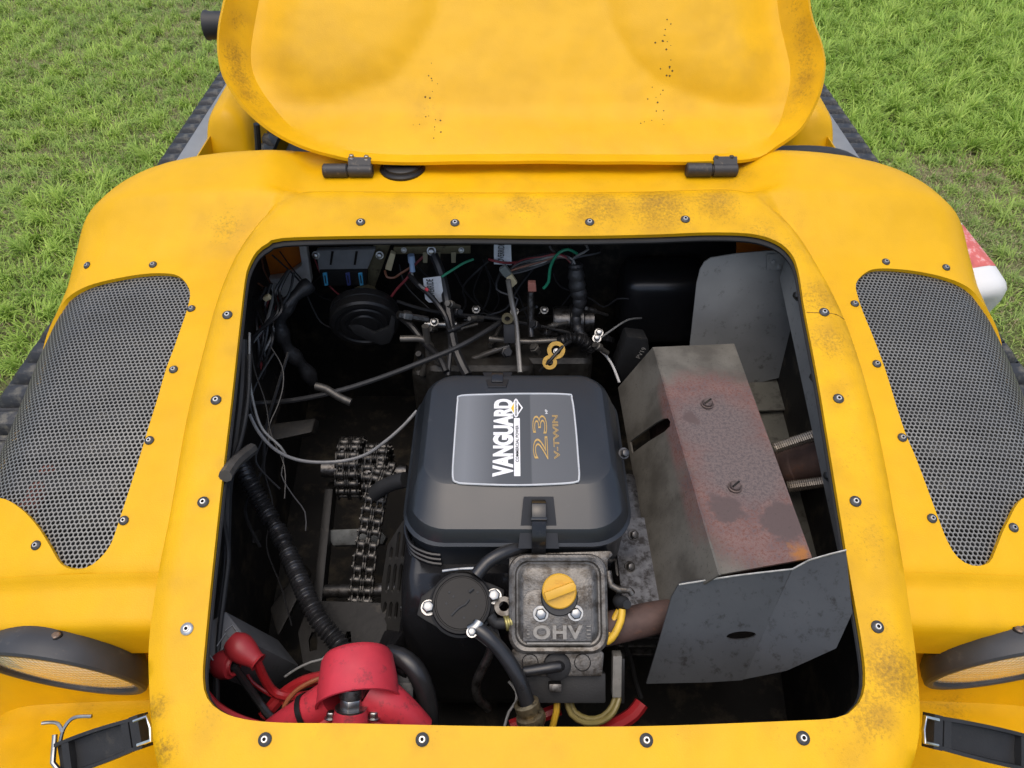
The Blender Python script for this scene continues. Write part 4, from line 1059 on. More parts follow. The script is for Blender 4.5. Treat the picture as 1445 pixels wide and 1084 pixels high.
# head casting behind the cover, lower plate, plug boot
P = [vuv(718, 782, -.02), vuv(862, 777, -.02), vuv(866, 783, -.02), vuv(858, 790, -.02), vuv(858, 850, -.02), vuv(718, 850, -.02)]; mb = MB(); mb.prism(P, -VN * .05); mb.build("head_casting", ALU, ENG, 30, .003)
P = [vuv(722, 915, -.02), vuv(845, 915, -.02), vuv(853, 922, -.02), vuv(850, 955, -.02), vuv(735, 955, -.02), vuv(722, 935, -.02)]; mb = MB(); mb.prism(P, -VN * .05); mb.build("head_casting", ALU, ENG, 30, .003)
P = [vuv(742, 950, -.035), vuv(855, 950, -.035), vuv(855, 993, -.035), vuv(742, 993, -.035)]; mb = MB(); mb.prism(P, -VN * .03); mb.build("ignition_coil", BLKM, ENG, 30, .003)
for u in (748, 822): 
    mb = MB(); mb.lathe(vuv(u, 935, -.0195), VN, [(.0105, .0004), (.0098, .001), (.0092, -.001), (0, -.001)], 24); mb.build("casting_port", pm("recess_black", (.012, .012, .013), .4), ENG)
mb = MB(); mb.lathe(vuv(786, 940, -.019), VN, [(.0175, 0), (.0165, .004), (.012, .006), (0, .007)], 24); mb.build("plug_seal", BLKM, ENG)
hose("plug_boot", [vuv(740, 948, -.006), vuv(760, 945, -.004), vuv(786, 941, -.004), vuv(790, 940, -.015)], .0068, None, ENG)
mb = MB(); mb.box(vuv(783, 968, -.028), (.016, .010, .030), Matrix((VX, VY, VN)).transposed()); mb.build("coil_clip", DARKST, ENG, 30, .002)
# brackets and pipe to the right of the head
hose("governor_rod", [vuv(858, 806, -.01), vuv(862, 826, -.008), vuv(872, 832, -.006), vuv(888, 833, -.006), vuv(892, 838, -.008)], .0046, ALU, ENG)
mb = MB(); mb.lathe(vuv(878, 850, -.01), Vector((.3, -.6, .7)), [(.0085, -.01), (.0085, .004), (.006, .008), (.0055, .014), (0, .014)], 18); mb.build("plug_wire_end", BLKM, ENG)
YW = pm("yellow_sleeve", (.66, .40, .03), .45, var=.1, vscale=60, dirt=(.15, .10, .03), dirt_amt=.35, dscale=90)
hose("yellow_loop", [vuv(878, 860, -.006), vuv(876, 876, -.004), vuv(868, 894, -.004), vuv(859, 905, -.006), vuv(858, 898, -.012), vuv(866, 876, -.016), vuv(874, 862, -.016)], .0046, YW, ENG)
RUSTP = pm("rusty_pipe", (.085, .050, .040), .7, metal=.2, var=.35, vscale=40, bump=.3, bscale=200, dirt=(.16, .07, .04), dirt_amt=.4, dscale=50)
hose("exhaust_pipe", [vuv(846, 890, -.03), vuv(880, 882, -.03), vuv(925, 872, -.035), vuv(960, 868, -.045)], .021, RUSTP, ENG, 24)
# engine block, dark mass below and behind the lid
mb = MB(); mb.box((.01, .70, .55), (.27, .30, .30)); mb.build("crankcase", BLK, ENG, 30, .02, 3)
mb = MB(); mb.box((.165, .62, .60), (.05, .18, .20)); mb.build("right_cylinder", DARKST, ENG, 30, .01)
for k in range(5):
    mb = MB(); mb.box((.175, .545, .70 - .025 * k), (.06, .16, .006)); mb.build("cooling_fin", DARKST, ENG, 30, .001, 1)
for u, v in [(893, 755), (888, 800), (880, 640)]: one_bolt("bolt", PT(u, v, 1.02), (.3, -.5, .8), .006, .008, DARKST, ENG)

# ------------------------------------------------------------------ muffler with its rusted heat shield
def rust_mat():
    m = bpy.data.materials.new("heat_stained_steel"); m.use_nodes = True; nt = m.node_tree; N = nt.nodes; L = nt.links; bs = N["Principled BSDF"]
    tc = N.new("ShaderNodeNewGeometry")
    def noise(sc, det=6, rough=.6):
        n = N.new("ShaderNodeTexNoise"); n.inputs["Scale"].default_value = sc; n.inputs["Detail"].default_value = det; n.inputs["Roughness"].default_value = rough; L.new(tc.outputs["Position"], n.inputs["Vector"]); return n
    def rng_(src, a, b, c=0., d=1.):
        r = N.new("ShaderNodeMapRange"); r.interpolation_type = 'SMOOTHSTEP'; L.new(src, r.inputs[0]); r.inputs[1].default_value = a; r.inputs[2].default_value = b; r.inputs[3].default_value = c; r.inputs[4].default_value = d; return r.outputs[0]
    def mix(f, A, B):
        k = N.new("ShaderNodeMix"); k.data_type = 'RGBA'
        if isinstance(f, float): k.inputs[0].default_value = f
        else: L.new(f, k.inputs[0])
        for i, q in ((6, A), (7, B)):
            if isinstance(q, tuple): k.inputs[i].default_value = (*q, 1)
            else: L.new(q, k.inputs[i])
        return k.outputs[2]
    def mul(a, b):
        k = N.new("ShaderNodeMath"); k.operation = 'MULTIPLY'; L.new(a, k.inputs[0]); L.new(b, k.inputs[1]); return k.outputs[0]
    def spot(p, r, r2):      # a round heat mark
        v = N.new("ShaderNodeVectorMath"); v.operation = 'DISTANCE'; L.new(tc.outputs["Position"], v.inputs[0]); v.inputs[1].default_value = p
        w = N.new("ShaderNodeMath"); w.operation = 'MULTIPLY_ADD'; L.new(noise(60).outputs["Fac"], w.inputs[0]); w.inputs[1].default_value = .045; L.new(v.outputs["Value"], w.inputs[2])
        return rng_(w.outputs[0], r2, r, 0., 1.)
    grey = mix(rng_(noise(14).outputs["Fac"], .35, .65), (.14, .130, .108), (.075, .068, .055))
    fine = noise(230, 6, .8)
    red = mix(rng_(fine.outputs["Fac"], .40, .60), (.14, .058, .042), (.21, .135, .112))
    purple = mix(rng_(noise(30).outputs["Fac"], .35, .65), (.10, .068, .075), (.19, .115, .105))
    redp = mix(rng_(fine.outputs["Fac"], .40, .60, 0., .8), red, purple)
    greyp = mix(rng_(fine.outputs["Fac"], .40, .60), (.085, .068, .066), (.17, .128, .118))
    # rust grows round the hot middle of the top face
    c0 = PZ(1010, 600, .80); c1 = PZ(1085, 700, .80)
    f = N.new("ShaderNodeMath"); f.operation = 'MAXIMUM'; L.new(spot(c0, .105, .150), f.inputs[0]); L.new(spot(c1, .115, .165), f.inputs[1])
    # only on the flat top: measured by height
    sx = N.new("ShaderNodeSeparateXYZ"); L.new(tc.outputs["Position"], sx.inputs[0]); top = rng_(sx.outputs[2], .780, .797)
    side_r = N.new("ShaderNodeMath"); side_r.operation = 'MULTIPLY'; L.new(f.outputs[0], side_r.inputs[0]); L.new(top, side_r.inputs[1])
    hot = N.new("ShaderNodeMath"); hot.operation = 'MAXIMUM'; L.new(spot(c0, .055, .105), hot.inputs[0]); L.new(spot(PZ(1050, 660, .80), .06, .11), hot.inputs[1])
    col = mix(side_r.outputs[0], grey, mix(hot.outputs[0], redp, greyp))
    for p, a, b in [(PZ(1025, 718, .80), .038, .050), (PZ(1105, 735, .80), .046, .058), (PZ(975, 592, .80), .030, .038)]:
        col = mix(mul(spot(p, a, b), top), col, (.095, .065, .06))
    col = mix(mul(spot(PZ(1128, 780, .80), .026, .04), top), col, (.33, .13, .03))
    col = mix(rng_(fine.outputs["Fac"], .56, .66, 0., .75), col, (.045, .036, .03))
    L.new(col, bs.inputs["Base Color"]); bs.inputs["Roughness"].default_value = .62; bs.inputs["Metallic"].default_value = .15
    bp = N.new("ShaderNodeBump"); bp.inputs["Strength"].default_value = .12; bp.inputs["Distance"].default_value = .001; L.new(fine.outputs["Fac"], bp.inputs["Height"]); L.new(bp.outputs[0], bs.inputs["Normal"])
    return m
RUST = rust_mat()
def bolt_slot(name, p, n, r, mat, parent):
    mb = MB(); mb.lathe(p, n, [(r * 1.25, 0), (r * 1.25, r * .25), (r, r * .3), (r, r * .75), (r * .8, r), (0, r)], 16); o = mb.build(name, mat, parent, 30)
    x, y, d = frame_of(n); mb = MB(); M = Matrix((x, y, d)).transposed() @ Matrix.Rotation(.7, 3, 'Z'); mb.box(Vector(p) + Vector(n).normalized() * r, (r * 1.8, r * .3, r * .3), M); mb.build("bolt_slot", BAY, o if o.parent is None else parent, None); return o
HS = empty("heat_shield", (0.29, .68, .40), "folded steel muffler shield with red rust on its flat top", "heat shield")
zt, zl = .80, .695
T = [PZ(921, 490, zt), PZ(1036, 485, zt), PZ(1146, 787, zt), PZ(1014, 811, zt)]
sheet("shield_top", T, .003, RUST, HS)
B0, B1 = PZ(872, 547, zl), PZ(928, 866, zl)
e_ = (B1 - B0); up0 = (T[0] - B0)
def sl(a, b): return B0.lerp(B1, a).lerp(T[0].lerp(T[3], a), b)
SN = (B1 - B0).cross(T[0] - B0)
slot = [plane_hit(u, v, B0, SN) for u, v in [(889, 623), (905, 611), (925, 597), (936, 591), (942, 590), (946, 595), (945, 602), (938, 609), (915, 623), (892, 640)]]
sheet("shield_side", [B0, T[0], plane_hit(1014, 811, B0, SN), plane_hit(928, 866, B0, SN)], .003, RUST, HS, [slot])
mb = MB(); mb.add([T[1], T[2], T[2] + Vector((.01, 0, -.16)), T[1] + Vector((.01, 0, -.16))], [(0, 1, 2, 3)]); mb.build("shield_side", RUST, HS, None)
for u, v in [(998, 571), (1037, 688)]: bolt_slot("bolt", PZ(u, v, zt + .001), (0, 0, 1), .0075, pm("brown_bolt", (.12, .09, .08), .5, metal=.5, var=.3, vscale=200), HS)
mb = MB(); mb.lathe((.285, .52, .68), (0, 1, 0), [(0, 0), (.05, 0), (.058, .01), (.058, .32), (.05, .33), (0, .33)], 28); mb.build("muffler_can", RUSTP, HS)

# sheet metal baffles round the muffler
BF = empty("exhaust_baffle", (.40, .8, .40), "grey sheet metal baffle standing upright behind the heat shield", "baffle")
def yy(u, v):    # leaning plane of the rear baffle
    return plane_hit(u, v, (0, 1.0, .80), (0, -1, .22))
rear = [yy(*q) for q in [(972, 500), (983, 400), (988, 380), (994, 370), (1003, 364), (1040, 358), (1085, 354), (1112, 354), (1124, 362), (1134, 380), (1150, 520), (1100, 533), (1040, 548), (1000, 560)]]
sheet("panel", rear, .003, SHEET, BF)
w0, w1, w2 = yy(1134, 372), yy(1148, 520), yy(1112, 354)
sheet("flange", [yy(1110, 352), yy(1126, 362), PX(1150, 400, .475), PX(1146, 380, .478)], .003, SHEET, BF)
sheet("corner_plate", [yy(1082, 357) + Vector((0, -.004, 0)), yy(1110, 356) + Vector((0, -.004, 0)), yy(1107, 380) + Vector((0, -.004, 0)), yy(1081, 379) + Vector((0, -.004, 0))], .002, SHEET, BF)
for u, v in [(1090, 368), (1098, 375)]:
    mb = MB(); mb.lathe(yy(u, v) + Vector((0, -.006, .001)), (0, -1, .3), [(.004, -.002), (.004, .001), (0, .002)], 10); mb.build("rivet", SHEET, BF)
SB = empty("side_strip", (.46, .7, .40), "long grey metal strip bolted along the right wall of the bay", "strip")
st = [PX(1128, 392, .470), PX(1140, 395, .475), PX(1160, 500, .470), PX(1184, 640, .462), PX(1204, 800, .452), PX(1180, 800, .447), PX(1163, 640, .455), PX(1146, 500, .463)]
st = [(.450, 1.00, .868), (.462, 1.00, .885), (.455, .70, .835), (.446, .50, .790), (.446, .50, .735), (.450, .70, .765), (.452, 1.00, .815)]
mb = MB(); mb.prism([(.445, 1.00, .905), (.445, 1.00, .850), (.436, .47, .715), (.436, .47, .765)], (.004, 0, 0)); mb.build("strip", SHEET, SB, 30)
for u, v in [(1128, 418), (1152, 533), (1172, 672)]: one_bolt("bolt", PX(u, v, .440), (-1, -.2, .5), .0062, .009, DARKST, SB)
# floor plates between shield and wall
FP = empty("floor_plate", (.42, .75, .40), "dusty brown metal floor plates beside the muffler pipe", "plate")
PLATE = pm("dusty_plate", (.15, .145, .12), .6, metal=.25, var=.25, vscale=14, bump=.05, dirt=(.05, .044, .034), dirt_amt=.5, dscale=30)
sheet("plate", [PZ(1020, 570, .640), PZ(1040, 545, .640), PZ(1160, 512, .640), PZ(1175, 575, .640), PZ(1060, 580, .640)], .003, PLATE, FP)
sheet("plate", [PZ(1070, 574, .628), PZ(1190, 560, .628), PZ(1200, 625, .628), PZ(1080, 640, .628)], .003, PLATE, FP)
sheet("plate", [PZ(1078, 622, .612), PZ(1215, 600, .612), PZ(1250, 800, .612), PZ(1130, 810, .612)], .003, PLATE, FP)
# front baffle: bent sheet with an oval hole
FB = empty("front_baffle", (.33, .45, .40), "bent dark grey sheet metal guard with an oval hole in front of the heat shield", "guard")
fn = Vector((-.05, -.80, .60)).normalized(); f0 = PZ(1040, 815, .80)
def fb(u, v): return plane_hit(u, v, f0, fn)
k0, k1 = fb(1118, 803), fb(1048, 960)
ov = []
for k in range(14):
    a = 2 * math.pi * k / 14; ov.append(fb(1046 + 21 * math.cos(a) - 1.5 * math.sin(a), 897 + 6.0 * math.sin(a) - 1.0 * math.cos(a)))
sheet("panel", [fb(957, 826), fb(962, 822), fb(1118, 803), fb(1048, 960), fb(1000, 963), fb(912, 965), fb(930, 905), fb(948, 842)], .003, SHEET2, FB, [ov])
kn = Vector((-.30, -.72, .62)).normalized()
def fk(u, v): return plane_hit(u, v, k0, kn)
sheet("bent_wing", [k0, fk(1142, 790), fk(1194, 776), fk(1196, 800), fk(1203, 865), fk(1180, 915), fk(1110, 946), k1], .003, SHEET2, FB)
# tail pipe with its two springs
TP = empty("tail_pipe", PX(1130, 655, .43), "rusty brown exhaust stub held by two coil springs at the right wall", "pipe")
a, b = PT(1085, 665, 1.20), PT(1172, 648, 1.13)
mb = MB(); d_ = (b - a); L_ = d_.length; mb.lathe(a, d_, [(.029, 0), (.029, L_ * .35), (.032, L_ * .36), (.033, L_ * .42), (.032, L_ * .48), (.030, L_ * .5), (.030, L_ * 1.1)], 28); mb.build("pipe", RUSTP, TP)
def spring(p0, p1, r, turns, wire, mat, parent):
    p0, p1 = Vector(p0), Vector(p1); x, y, d = frame_of(p1 - p0); L_ = (p1 - p0).length; n = turns * 10
    pts = [p0 + d * (L_ * k / n) + x * (r * math.cos(2 * math.pi * k / 10)) + y * (r * math.sin(2 * math.pi * k / 10)) for k in range(n + 1)]
    mb = MB(); mb.tube(pts, wire, 5); return mb.build("spring", mat, parent)
SPR = pm("spring_steel", (.34, .29, .23), .4, metal=.8, var=.25, vscale=150, dirt=(.06, .045, .03), dirt_amt=.4, dscale=100)
spring(PT(1092, 633, 1.12), PT(1156, 612, 1.10), .0072, 22, .0016, SPR, TP)
spring(PT(1112, 687, 1.12), PT(1172, 679, 1.10), .0072, 20, .0016, SPR, TP)
mb = MB(); mb.tube([PT(1112, 687, 1.12), PT(1104, 690, 1.125), PT(1100, 685, 1.13), PT(1106, 681, 1.13)], .0024, 6, .003); mb.build("spring_hook", SPR, TP)

# ------------------------------------------------------------------ electrics along the rear of the bay
FZ = empty("fuse_block", PY(490, 372, 1.10), "dark grey fuse block with three blue fuses under the rear edge of the opening", "fuse block")
FGR = pm("fuse_grey", (.19, .195, .20), .45, var=.12, vscale=60, dirt=(.16, .15, .13), dirt_amt=.35, dscale=80)
q = lambda u, v, dy=0.0: PY(u, v, 1.10 + dy)
mb = MB(); mb.prism([q(446, 354), q(530, 352), q(518, 382), q(450, 383)], (0, .012, 0)); mb.build("fuse_cover", FGR, FZ, 30, .002)
mb = MB(); mb.prism([q(450, 383, -.006), q(518, 382, -.006), q(517, 403, -.006), q(455, 404, -.006)], (0, .03, 0)); mb.build("fuse_housing", BLK, FZ, 30, .002)
for u in (469, 503): 
    mb = MB(); mb.prism([q(u - 1.5, 355, -.0012), q(u + 2, 355, -.0012), q(u - 1, 374, -.0012), q(u - 4, 374, -.0012)], (0, .0008, 0)); mb.build("cover_slit", BAY, FZ, None)
BLUE = pm("blue_fuse", (.06, .33, .55), .35, var=.2, vscale=300)
NAVY = pm("navy_fuse", (.05, .07, .22), .35, var=.2, vscale=300)
for u, m in [(459, BLUE), (491, NAVY), (509, BLUE)]:
    mb = MB(); mb.prism([q(u - 4, 386, -.008), q(u + 2, 385, -.008), q(u + 4, 403, -.008), q(u - 1, 404, -.008)], (0, .004, 0)); fo = mb.build("fuse", m, FZ, 30, .0008, 1)
    mb = MB(); mb.prism([q(u - 1.4, 389, -.0088), q(u + .4, 389, -.0088), q(u + 1.8, 400, -.0088), q(u + .2, 400, -.0088)], (0, .0006, 0)); mb.build("fuse_window", INK, fo, None)
for u in (446, 536): one_bolt("bolt", q(u, 360, .0), (0, -1, .4), .0055, .008, STEEL, FZ)
MBR = pm("olive_bracket", (.17, .15, .09), .5, metal=.5, var=.25, vscale=60, dirt=(.05, .04, .03), dirt_amt=.45, dscale=60)
mb = MB(); mb.prism([q(528, 340, .012), q(552, 344, .012), q(540, 375, .012), q(528, 408, .012), q(514, 402, .012)], (0, .004, 0)); mb.build("bracket", MBR, FZ, 30, .001)
# terminal bar
TB = empty("terminal_bar", PY(605, 352, 1.09), "olive metal earth bar with spade terminals along the rear edge", "terminal bar")
q2 = lambda u, v, dy=0.0: PY(u, v, 1.09 + dy)
mb = MB(); mb.prism([q2(555, 349), q2(664, 347), q2(664, 358), q2(556, 359)], (0, .006, 0)); mb.build("bar", MBR, TB, 30, .001)
for u, v in [(570, 353), (651, 353)]: one_bolt("bolt", q2(u, v, -.001), (0, -1, .4), .0038, .005, STEEL, TB)
one_bolt("bolt", q2(609, 354, -.001), (0, -1, .5), .0062, .010, STEEL, TB)
for u in (600, 618, 640):
    mb = MB(); mb.prism([q2(u - 3.5, 356, -.003), q2(u + 3.5, 356, -.003), q2(u + 3, 371, -.010), q2(u - 3, 371, -.010)], (0, .0015, .0)); mb.build("spade", MBR, TB, None)
def tag_label(uv, y, label, text_uv, up):
    P = [PY(u, v, y) for u, v in uv]
    PAP = pm("paper_label", (.62, .65, .68), .55, var=.14, vscale=120, dirt=(.30, .31, .32), dirt_amt=.35, dscale=150)
    root = empty("wire_label", P[0], label, "label")
    sheet("tag", P, .0008, PAP, root)
    a, b = PY(*text_uv[0], y - .002), PY(*text_uv[1], y - .002)
    X = (b - a).normalized(); nrm = Vector((0, -1, .0)); Y = nrm.cross(X).normalized()
    lettering("OVERRIDE", "lettering", a, X, Y, (b - a).length, up, INK, root, bold=.01)
tag_label([(697, 343), (721, 342), (722, 374), (697, 373)], 1.07, "white OVERRIDE label hanging under the middle of the rear edge", [(711, 370), (712, 344)], .011)
tag_label([(597, 393), (622, 390), (627, 424), (621, 427), (605, 427), (600, 422)], 1.04, "white OVERRIDE label hanging below the terminal bar", [(614, 420), (611, 394)], .012)

# horn
HN_ = empty("horn", PY(513, 445, 1.06), "round black disc horn hanging below the fuse block", "horn")
hc = PY(514, 447, 1.06); hn = Vector((.10, -.58, .55)).normalized()
hd = Vector((.10, -.95, -.20)).normalized()
mb = MB(); mb.lathe(hc + Vector((0, .015, .010)), hd, [(0, -.012), (.030, -.012), (.045, -.006), (.060, .004), (.063, .008), (.063, .020), (.061, .0215), (.063, .023), (.063, .038), (.060, .042), (.052, .043), (.050, .040), (.044, .040), (.042, .0425), (.034, .0425), (.032, .040), (.026, .040), (.024, .0425), (.010, .044), (0, .044)], 48); mb.build("horn_body", BLK, HN_, 30)
mb = MB(); P = [PY(u, v, 1.03) for u, v in [(490, 460), (503, 455), (528, 470), (548, 462), (552, 445), (558, 452), (556, 472), (550, 485), (538, 488), (520, 482), (500, 472)]]; mb.prism(P, (0, .03, -.01)); mb.build("horn_trumpet", BLKM, HN_, 40, .004)
mb = MB(); mb.lathe(PY(514, 412, 1.075), (0, 0, -1), [(0, 0), (.022, 0), (.024, .004), (.024, .014), (.018, .02)], 24); mb.build("horn_stud", MBR, HN_)

# bright worn top edges of the guard and of the shield fold
WORN = pm("worn_bright_edge", (.42, .41, .38), .4, metal=.6, var=.4, vscale=120)
for P in ([fb(958, 825), fb(1040, 812), fb(1118, 803)], [k0, fk(1142, 790), fk(1194, 776)]):
    mb = MB(); mb.tube([Vector(p) + Vector((0, -.0005, .0005)) for p in P], .0011, 6, .02); mb.build("worn_edge", WORN, FB)

# ------------------------------------------------------------------ cables
WB = pm("wire_black", (.016, .016, .017), .4, var=.2, vscale=80)
WG = pm("wire_grey", (.22, .22, .21), .4, var=.2, vscale=80)
WGR = pm("wire_green", (.02, .22, .12), .4, var=.15, vscale=80)
WR = pm("wire_dark_red", (.20, .03, .035), .45, var=.2, vscale=80)
WBR = pm("wire_brown", (.16, .06, .03), .45, var=.2, vscale=80)
RED = pm("red_rubber", (.52, .035, .052), .45, var=.14, vscale=40, dirt=(.06, .03, .03), dirt_amt=.42, dscale=45, rvar=.06)
REDC = pm("red_cable", (.33, .016, .02), .36, var=.15, vscale=60)
def cable(name, label, pts, r, mat, cat="cable", n=8, group=None):
    mb = MB(); mb.tube(pts, r, n, .008); return tag(mb.build(name, mat, None), label, cat, group)
YD = lambda y: (lambda u, v: PY(u, v, y))
# control cable sweeping from the left wall behind the lid
cable("control_cable", "long black control cable sweeping from the left wall to the rear of the engine", [PX(325, 570, -.43), PT(370, 569, 1.22), PT(420, 564, 1.21), PT(480, 551, 1.20), PT(540, 532, 1.20), PT(600, 509, 1.20), PT(650, 488, 1.22), PT(690, 465, 1.26), PT(705, 455, 1.30)], .0042, BLKM)
cable("control_cable", "thin grey cable hanging in a loop left of the engine", [PT(352, 585, 1.12), PT(365, 610, 1.12), PT(385, 632, 1.13), PT(410, 646, 1.14), PT(440, 652, 1.15), PT(480, 651, 1.16), PT(515, 642, 1.16), PT(545, 622, 1.16), PT(570, 600, 1.17), PT(588, 580, 1.18)], .0026, pm("wire_pale", (.16, .16, .16), .35, var=.2, vscale=80))
cable("wire", "thin black wire dropping along the left wall of the bay", [PT(352, 470, 1.14), PT(352, 530, 1.12), PT(358, 570, 1.12), PT(370, 605, 1.13), PT(395, 630, 1.14), PT(405, 645, 1.15)], .002, WG)
cable("control_cable", "black cable crossing the rear of the bay from left to right", [PY(560, 425, 1.08), PY(600, 437, 1.07), PY(650, 444, 1.06), PY(700, 450, 1.05), PY(760, 460, 1.04), PY(810, 472, 1.03), PY(850, 490, 1.02)], .0032, BLKM)
cable("wire", "white wire curving down to the heat shield", [PY(838, 490, 1.02), PY(850, 497, 1.0), PY(861, 510, .98), PY(868, 524, .96), PY(874, 540, .94)], .0024, pm("wire_white", (.5, .5, .5), .4, var=.1, vscale=80))
cable("push_rod", "straight grey rod standing behind the engine lid", [PY(717, 395, 1.03), PY(722, 425, 1.02), PY(728, 455, 1.0), PY(731, 490, .97), PY(734, 526, .93)], .0046, pm("rod_grey", (.22, .21, .19), .4, metal=.5, var=.2, vscale=60), "rod")
cable("cable_bundle", "thick black cable dropping from the terminal bar behind the lid", [PY(612, 360, 1.08), PY(622, 385, 1.06), PY(630, 420, 1.04), PY(636, 460, 1.0), PY(642, 490, .97), PY(652, 515, .94), PY(660, 530, .92)], .0085, WB)
cable("cable", "black cable running down beside the hanging OVERRIDE label", [PY(578, 388, 1.06), PY(590, 402, 1.04), PY(600, 410, 1.03), PY(618, 430, 1.02), PY(630, 450, 1.0), PY(636, 480, .98), PY(634, 510, .95), PY(632, 530, .93)], .0048, WB)
cable("cable", "black cable slanting behind the left corner of the lid", [PY(558, 442, 1.06), PY(580, 460, 1.03), PY(600, 485, 1.0), PY(620, 505, .96), PY(630, 525, .93)], .0062, WB)
cable("wire", "green wire slanting up towards the fuse block", [PY(623, 391, 1.04), PY(640, 380, 1.05), PY(655, 371, 1.06), PY(668, 366, 1.07)], .0022, WGR)
cable("wire", "green wire arching into the harness at the right of the rear edge", [PY(767, 407, 1.05), PY(774, 398, 1.05), PY(776, 380, 1.05), PY(782, 365, 1.05), PY(790, 356, 1.05), PY(802, 352, 1.05), PY(814, 358, 1.06)], .0026, WGR)
cable("wire", "dark red wire hanging under the terminal bar", [PY(546, 428, 1.07), PY(560, 408, 1.07), PY(575, 392, 1.07), PY(584, 375, 1.08), PY(600, 360, 1.09)], .0024, WR)
cable("wire", "brown wire looping beside the cream connector", [PY(543, 382, 1.08), PY(546, 391, 1.07), PY(556, 392, 1.07), PY(564, 387, 1.07), PY(585, 374, 1.08)], .0022, WBR)
cable("wire", "red wire running to the middle OVERRIDE label", [PY(690, 366, 1.07), PY(705, 370, 1.06), PY(722, 371, 1.07), PY(745, 366, 1.08)], .0022, WR)
# harness: many thin wires in a sheaf
hr = empty("wiring_harness", PY(810, 400, 1.06), "taped black wiring harness with a fan of loose wires at the rear", "harness")
for k in range(9):
    j = k * 2.2; col = [WB, WB, WG, WBR, WB, WG, WB, WR, WB][k]
    mb = MB(); mb.tube([PY(708 + k * 2, 388 - j * .6, 1.06), PY(735, 384 - j, 1.06 + .004 * (k % 3)), PY(765, 374 - j * .8, 1.06), PY(790, 364 - j * .3, 1.06 - .004 * (k % 2)), PY(806, 368 + j * .2, 1.06), PY(812, 390, 1.06)], .0022, 6, .01); mb.build("strand", col, hr)
for k, (u, v) in enumerate([(776, 348), (800, 344), (822, 342), (838, 346)]):
    mb = MB(); mb.tube([PY(u, v, 1.10), PY(u + 8, v + 10, 1.08), PY(808, 366, 1.06), PY(812, 385, 1.06)], .0022, 6, .01); mb.build("strand", [WG, WB, WG, WB][k], hr)
TAPE = pm("harness_tape", (.022, .022, .023), .45, var=.3, vscale=60, bump=.6, bscale=120)
mb = MB(); mb.tube([PY(812, 372, 1.06), PY(814, 400, 1.05), PY(818, 425, 1.04), PY(813, 450, 1.03), PY(820, 475, 1.01), PY(830, 490, 1.0)], [.010] * 40, 10, .0) if False else mb.tube(catmull([PY(812, 372, 1.06), PY(814, 400, 1.05), PY(818, 425, 1.04), PY(813, 450, 1.03), PY(820, 475, 1.01), PY(830, 490, 1.0)], .006), .0115, 12, None, False, True, lambda f: .0115 + .0015 * math.sin(60 * f) + .003 * math.sin(7 * f)); mb.build("taped_trunk", TAPE, hr)
mb = MB(); mb.tube(catmull([PY(790, 484, .99), PY(800, 479, .99), PY(815, 478, .99), PY(828, 486, .99), PY(836, 498, .98)], .0012), .011, 12, None, False, True, lambda f: .0100 + .0016 * math.sin(f * 150)); mb.build("split_loom", BLK, hr, 50)
def block(name, label, P, off, mat, cat="connector", bev=.0015):
    mb = MB(); mb.prism(P, off); return tag(mb.build(name, mat, None, 30, bev), label, cat)
CREAM = pm("cream_nylon", (.52, .45, .28), .45, var=.12, vscale=80)
block("connector", "cream plastic connector left of the terminal bar", [PY(551, 357, 1.08), PY(558, 360, 1.08), PY(552, 383, 1.08), PY(543, 380, 1.08)], (0, .010, 0), CREAM)
block("connector", "cream tag connector below the middle OVERRIDE label", [PY(714, 392, 1.05), PY(722, 388, 1.05), PY(730, 400, 1.05), PY(721, 408, 1.05)], (0, .008, 0), CREAM)
block("connector", "grey connector joined to the cream tag connector", [PY(704, 382, 1.05), PY(713, 376, 1.05), PY(722, 387, 1.05), PY(713, 393, 1.05)], (0, .009, 0), pm("grey_nylon", (.16, .18, .17), .45, var=.12, vscale=80))
block("crimp_terminal", "pink crimp terminal on the end of the green wire", [PY(745, 400, 1.04), PY(756, 400, 1.04), PY(757, 412, 1.04), PY(745, 412, 1.04)], (0, .010, 0), pm("pink_crimp", (.42, .17, .13), .45, var=.12, vscale=80), "terminal")
bt = empty("crimp_terminal", PY(580, 373, 1.07), "pale blue crimp terminal hanging from the terminal bar", "terminal")
mb = MB(); PB = pm("pale_blue_crimp", (.30, .42, .60), .35, var=.1, vscale=80); mb.lathe(PY(580, 360, 1.07), (0, -.1, -1), [(0, 0), (.0062, 0), (.0062, .014), (.0045, .016), (.0045, .024), (.005, .032), (0, .032)], 14); mb.build("sleeve", PB, bt)
hose("lead", [PY(581, 386, 1.06), PY(585, 395, 1.05), PY(596, 406, 1.03), PY(602, 409, 1.025)], .0024, WG, bt, 8)
mb = MB(); mb.lathe(PY(600, 407, 1.024), (.8, -.2, -.6), [(0, 0), (.003, 0), (.003, .006), (0, .006)], 10); mb.build("red_sleeve", RED, bt)

# ------------------------------------------------------------------ gearbox and pumps in the dark at the rear
GB = empty("gearbox", (.0, 1.05, .37), "oily grey transmission casting half hidden behind the engine lid", "gearbox")
CAST = pm("oily_casting", (.042, .039, .034), .45, metal=.4, var=.4, vscale=50, bump=.3, bscale=150, dirt=(.02, .016, .012), dirt_amt=.6, dscale=35)
for (c, s, m, bev) in [((-.06, 1.04, .58), (.20, .14, .18), CAST, .02), ((.07, 1.06, .56), (.16, .14, .22), CAST, .02), ((-.14, 1.05, .56), (.10, .10, .14), CAST, .015)]:
    mb = MB(); mb.box(c, s); mb.build("housing", m, GB, 35, bev, 3)
mb = MB(); a = PY(780, 452, 1.06); mb.lathe(a, (1, 0, 0), [(0, 0), (.024, 0), (.026, .004), (.026, .03), (.030, .032), (.030, .055), (.022, .058), (.022, .075), (0, .075)], 24); mb.build("solenoid", DARKST, GB)
